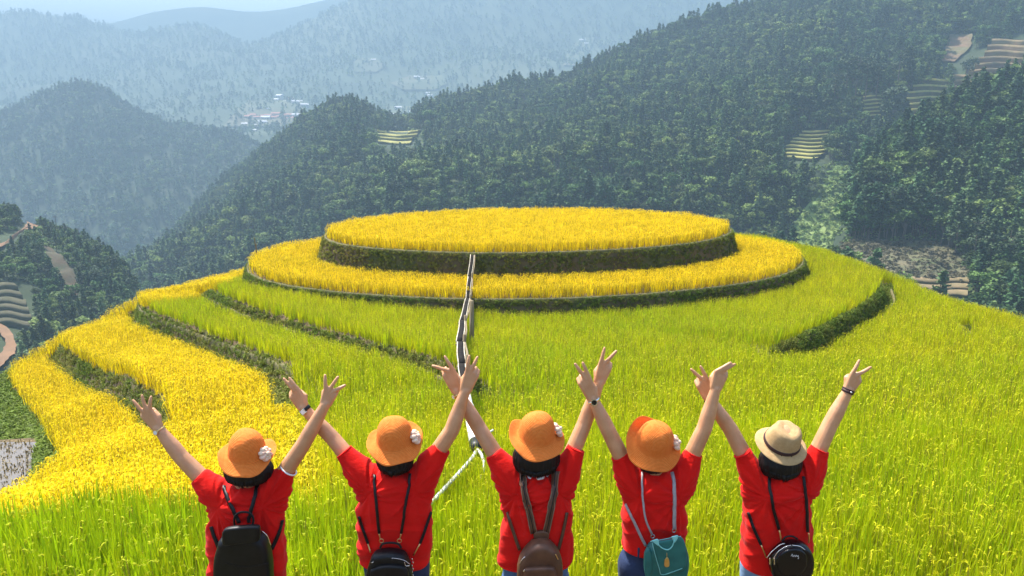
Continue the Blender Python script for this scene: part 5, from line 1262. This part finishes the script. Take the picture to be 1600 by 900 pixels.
for pts, w in (([(1003,738),(1004,780),(1009,812),(1019,834)], .010), ([(1051,738),(1053,770),(1053,800),(1053,826)], .018), ([(979,788),(988,808),(1000,834),(1009,852)], .014)): part('strap', bk.strap(pts, w, dflt=Yp - .105), m_grey, r)
rebase(r)
# 5 glossy black oval bag
bk, Yp = backs[4]; Y0 = Yp - 0.118; YF = Y0 - .085
r = bag_root(1230, 905, Y0, 'glossy black oval bag with two silver zips and small white script')
body = part('bag_body', pillow([(1198,872),(1204,858),(1216,846),(1232,840),(1248,841),(1260,850),(1265,866),(1262,884),(1252,896),(1232,902),(1212,899),(1201,888)], Y0, .085), m_gloss, r)
for pts, y in (([(1198,872),(1206,862),(1218,852),(1226,849)], YF + .022), ([(1208,874),(1216,862),(1228,854),(1236,852)], YF + .006), ([(1238,852),(1250,854),(1261,862)], YF + .006)): part('zip', front_line(pts, y, .0024), m_silver, body)
for q in ((1203,878),(1210,878)): part('zip_pull', front_line([(q[0], q[1] - 6), (q[0], q[1] + 4)], YF - .004, .003), m_silver, body)
part('bag_front', pillow([(1212,876),(1220,862),(1236,855),(1252,858),(1260,870),(1257,886),(1246,896),(1228,897),(1216,890)], YF + .008, .022), m_gloss, body)
part('script_mark', front_line([(1236,869),(1238,866),(1239,870),(1241,867.5),(1242.5,870),(1244,867.5),(1245.5,870),(1247,868),(1248,872),(1246.5,873)], YF - .0145, .0011, 40, 5), m_white, body)
part('handle', front_line([(1222,846),(1228,839),(1238,838),(1246,842)], Y0 - .04, .005), m_gloss, r)
for pts in ([(1200,744),(1204,768),(1210,800),(1216,826)], [(1254,744),(1258,768),(1260,800),(1261,830)], [(1170,800),(1178,824),(1189,850)]): part('strap', bk.strap(pts, .015, dflt=Yp - .11), m_black, r)
for pts in ([(1216,827),(1218,836),(1219,843)], [(1189,850),(1193,860),(1196,868)], [(1261,831),(1262,838),(1261,846)]): part('clasp', bk.strap(pts, .006, .005, n=6, off=.008, dflt=Yp - .125), m_gold, r)
rebase(r)

# ================================================================== water trough from the summit to the foreground
m_bamboo = noise_mat('pale_bamboo', (0.52, 0.47, 0.36), (0.36, 0.31, 0.22), 5, 0.7, 0.3, stretch=(1, .3, 1)); m_inner = noise_mat('dark_trough_inside', (0.010, 0.009, 0.008), (0.02, 0.017, 0.014), 6, 0.95, spec=0.1)  # pale outer channel; its inside surface is coloured matte near-black
m_post = noise_mat('post_wood', (0.16, 0.12, 0.07), (0.24, 0.19, 0.11), 6, 0.9, 0.5, stretch=(3, 3, .4)); m_pvc = noise_mat('white_pipe', (0.62, 0.60, 0.55), (0.70, 0.69, 0.65), 5, 0.5, 0.1, c3=(0.5, 0.46, 0.38)); m_hose = noise_mat('grey_hose', (0.45, 0.45, 0.42), (0.52, 0.52, 0.5), 12, 0.5)
tp_ = [(738,397,29.95),(734,432,28.2),(731,466,26.6),(722,500,21.0),(719,532,16.2),(722,566,13.0),(726,604,10.6)]
TP = np.array([U(*q) for q in tp_]); end_ = np.array(U(745, 702, 7.0)); wid_ = [.17, .17, .18, .18, .17, .15]
root = empty('water_trough', tuple(float(v) for v in end_)); tag(root, 'open bamboo water trough running from the summit down to a white pipe', 'trough')
def part_at(name, vf, mat, parent=None): 
    o = mesh_obj(name, [np.array(v) - end_ for v in vf[0]], vf[1], mat, smooth=True); o.parent = parent or root; return o
for i in range(len(TP) - 1):
    a, b = TP[i], TP[i + 1] + (TP[i + 1] - TP[i]) * 0.02; kk = 7; w = wid_[i] / 2
    pts = [a + (b - a) * t + np.array([0.010 * math.sin(t * 5 + i * 2), 0, 0.008 * math.sin(t * 4 + i)]) for t in np.linspace(0, 1, kk)]
    ring = lambda p, rad, flip: [p + np.array([rad * math.cos(t), 0, rad * math.sin(t)]) for t in np.linspace(math.pi * 1.02, math.pi * 1.98, 12)]
    out = loft([ring(p, w, 0) + [q for q in ring(p, w * .74, 0)][::-1] for p in pts])
    sec = part_at('trough_section', out, m_bamboo)
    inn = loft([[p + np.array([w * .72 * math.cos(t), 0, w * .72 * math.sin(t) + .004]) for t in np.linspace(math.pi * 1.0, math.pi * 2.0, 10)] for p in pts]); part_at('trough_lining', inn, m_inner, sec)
    m = (a + b) / 2
    part_at('rail', tube([a + np.array([w * 1.25, 0, -.03]), m + np.array([w * 1.5, 0, -.05]), b + np.array([w * 1.2, 0, -.02])], [.022, .028, .022], 7), m_post, sec)
    g = float(ground(np.array([b[0] + .02]), np.array([b[1]]))[0])
    if i < 5:
        part_at('post', tube([(b[0] + w * .9, b[1], g - .3), (b[0] + w * .9 + .02, b[1], b[2] + .16)], [.045, .036], 8), m_post); part_at('lashing', tube([b + np.array([-w * 1.2, 0, -w * .9]), b + np.array([w * 1.4, 0, -w * .8])], .022, 6), m_post)
part_at('post', tube([U(737, 486, 20.0) + np.array([0, 0, .3]), U(738, 575, 20.0)], [.06, .07], 8), m_post)
d_ = end_ - TP[-1]
pp_ = part_at('white_pipe', tube([TP[-1] - d_ * .06, TP[-1] + d_ * .3 + np.array([0, 0, -.01]), TP[-1] + d_ * .7 + np.array([0.0, 0, -.01]), end_], [.062, .066, .068, .066], 16), m_pvc)
part_at('pipe_sleeve', tube([end_ - d_ * .07, end_ + d_ * .012], [.072, .074], 16), m_black, pp_)
part_at('joint_ring', tube([TP[-1] + d_ * .42, TP[-1] + d_ * .45], [.074, .074], 16), m_pvc, pp_)
g0 = float(ground(np.array([end_[0]]), np.array([end_[1] + .25]))[0])
part_at('post', tube([(end_[0] + .02, end_[1] + .25, g0 - .2), (end_[0] + .02, end_[1] + .22, end_[2] - .02)], [.04, .035], 8), m_post)
def pxpts(q): return [U(*p) for p in smooth_poly(q, 18)]
part_at('outlet_hose', tube(pxpts([(744,704,6.98),(738,715,6.7),(718,738,6.2),(694,764,5.8),(668,792,5.5)]), .018, 8), m_hose)
part_at('outlet_hose', tube(pxpts([(746,702,6.95),(753,712,6.8),(756,728,6.65),(751,750,6.5),(746,770,6.4)]), .016, 8), m_hose)
part_at('outlet_hose', tube(pxpts([(752,690,7.3),(762,678,7.6),(770,672,7.9)]), .012, 8), m_hose)
s_ = ground(np.array([-12.2]), np.array([34.2]))[0]; st_ = empty('stick', (-12.0, 34.0, Z2)); tag(st_, 'thin bare stick standing in the rice at the left end of the second terrace', 'stick')
mesh_obj('stake', *tube([(0, 0, -.2), (.03, 0, .6), (-.02, 0, 1.15)], [.035, .03, .02], 7), m_post, st_); mesh_obj('twig', *tube([(.02, 0, .7), (.12, 0, .95)], [.015, .008], 6), m_post, st_)

# ================================================================== the hazy air
m_haze = bpy.data.materials.new('hazy_air'); m_haze.use_nodes = True
_t = m_haze.node_tree; _t.nodes.remove(_t.nodes['Principled BSDF'])
_v = _t.nodes.new('ShaderNodeVolumePrincipled'); _v.inputs['Color'].default_value = (0.265, 0.375, 0.465, 1); _v.inputs['Density'].default_value = 0.00068; _v.inputs['Anisotropy'].default_value = 0.1
_t.links.new(_v.outputs[0], _t.nodes['Material Output'].inputs['Volume'])
x0, x1, y0, y1, z0, z1 = -7200, 7200, -2700, 7200, -420, 470
_V = [(x, y, z) for z in (z0, z1) for y in (y0, y1) for x in (x0, x1)]
haze = mesh_obj('haze', _V, [(0, 2, 3, 1), (4, 5, 7, 6), (0, 1, 5, 4), (2, 6, 7, 3), (0, 4, 6, 2), (1, 3, 7, 5)], m_haze)
tag(haze, 'thin blue haze filling the valley air', 'haze', kind='stuff')
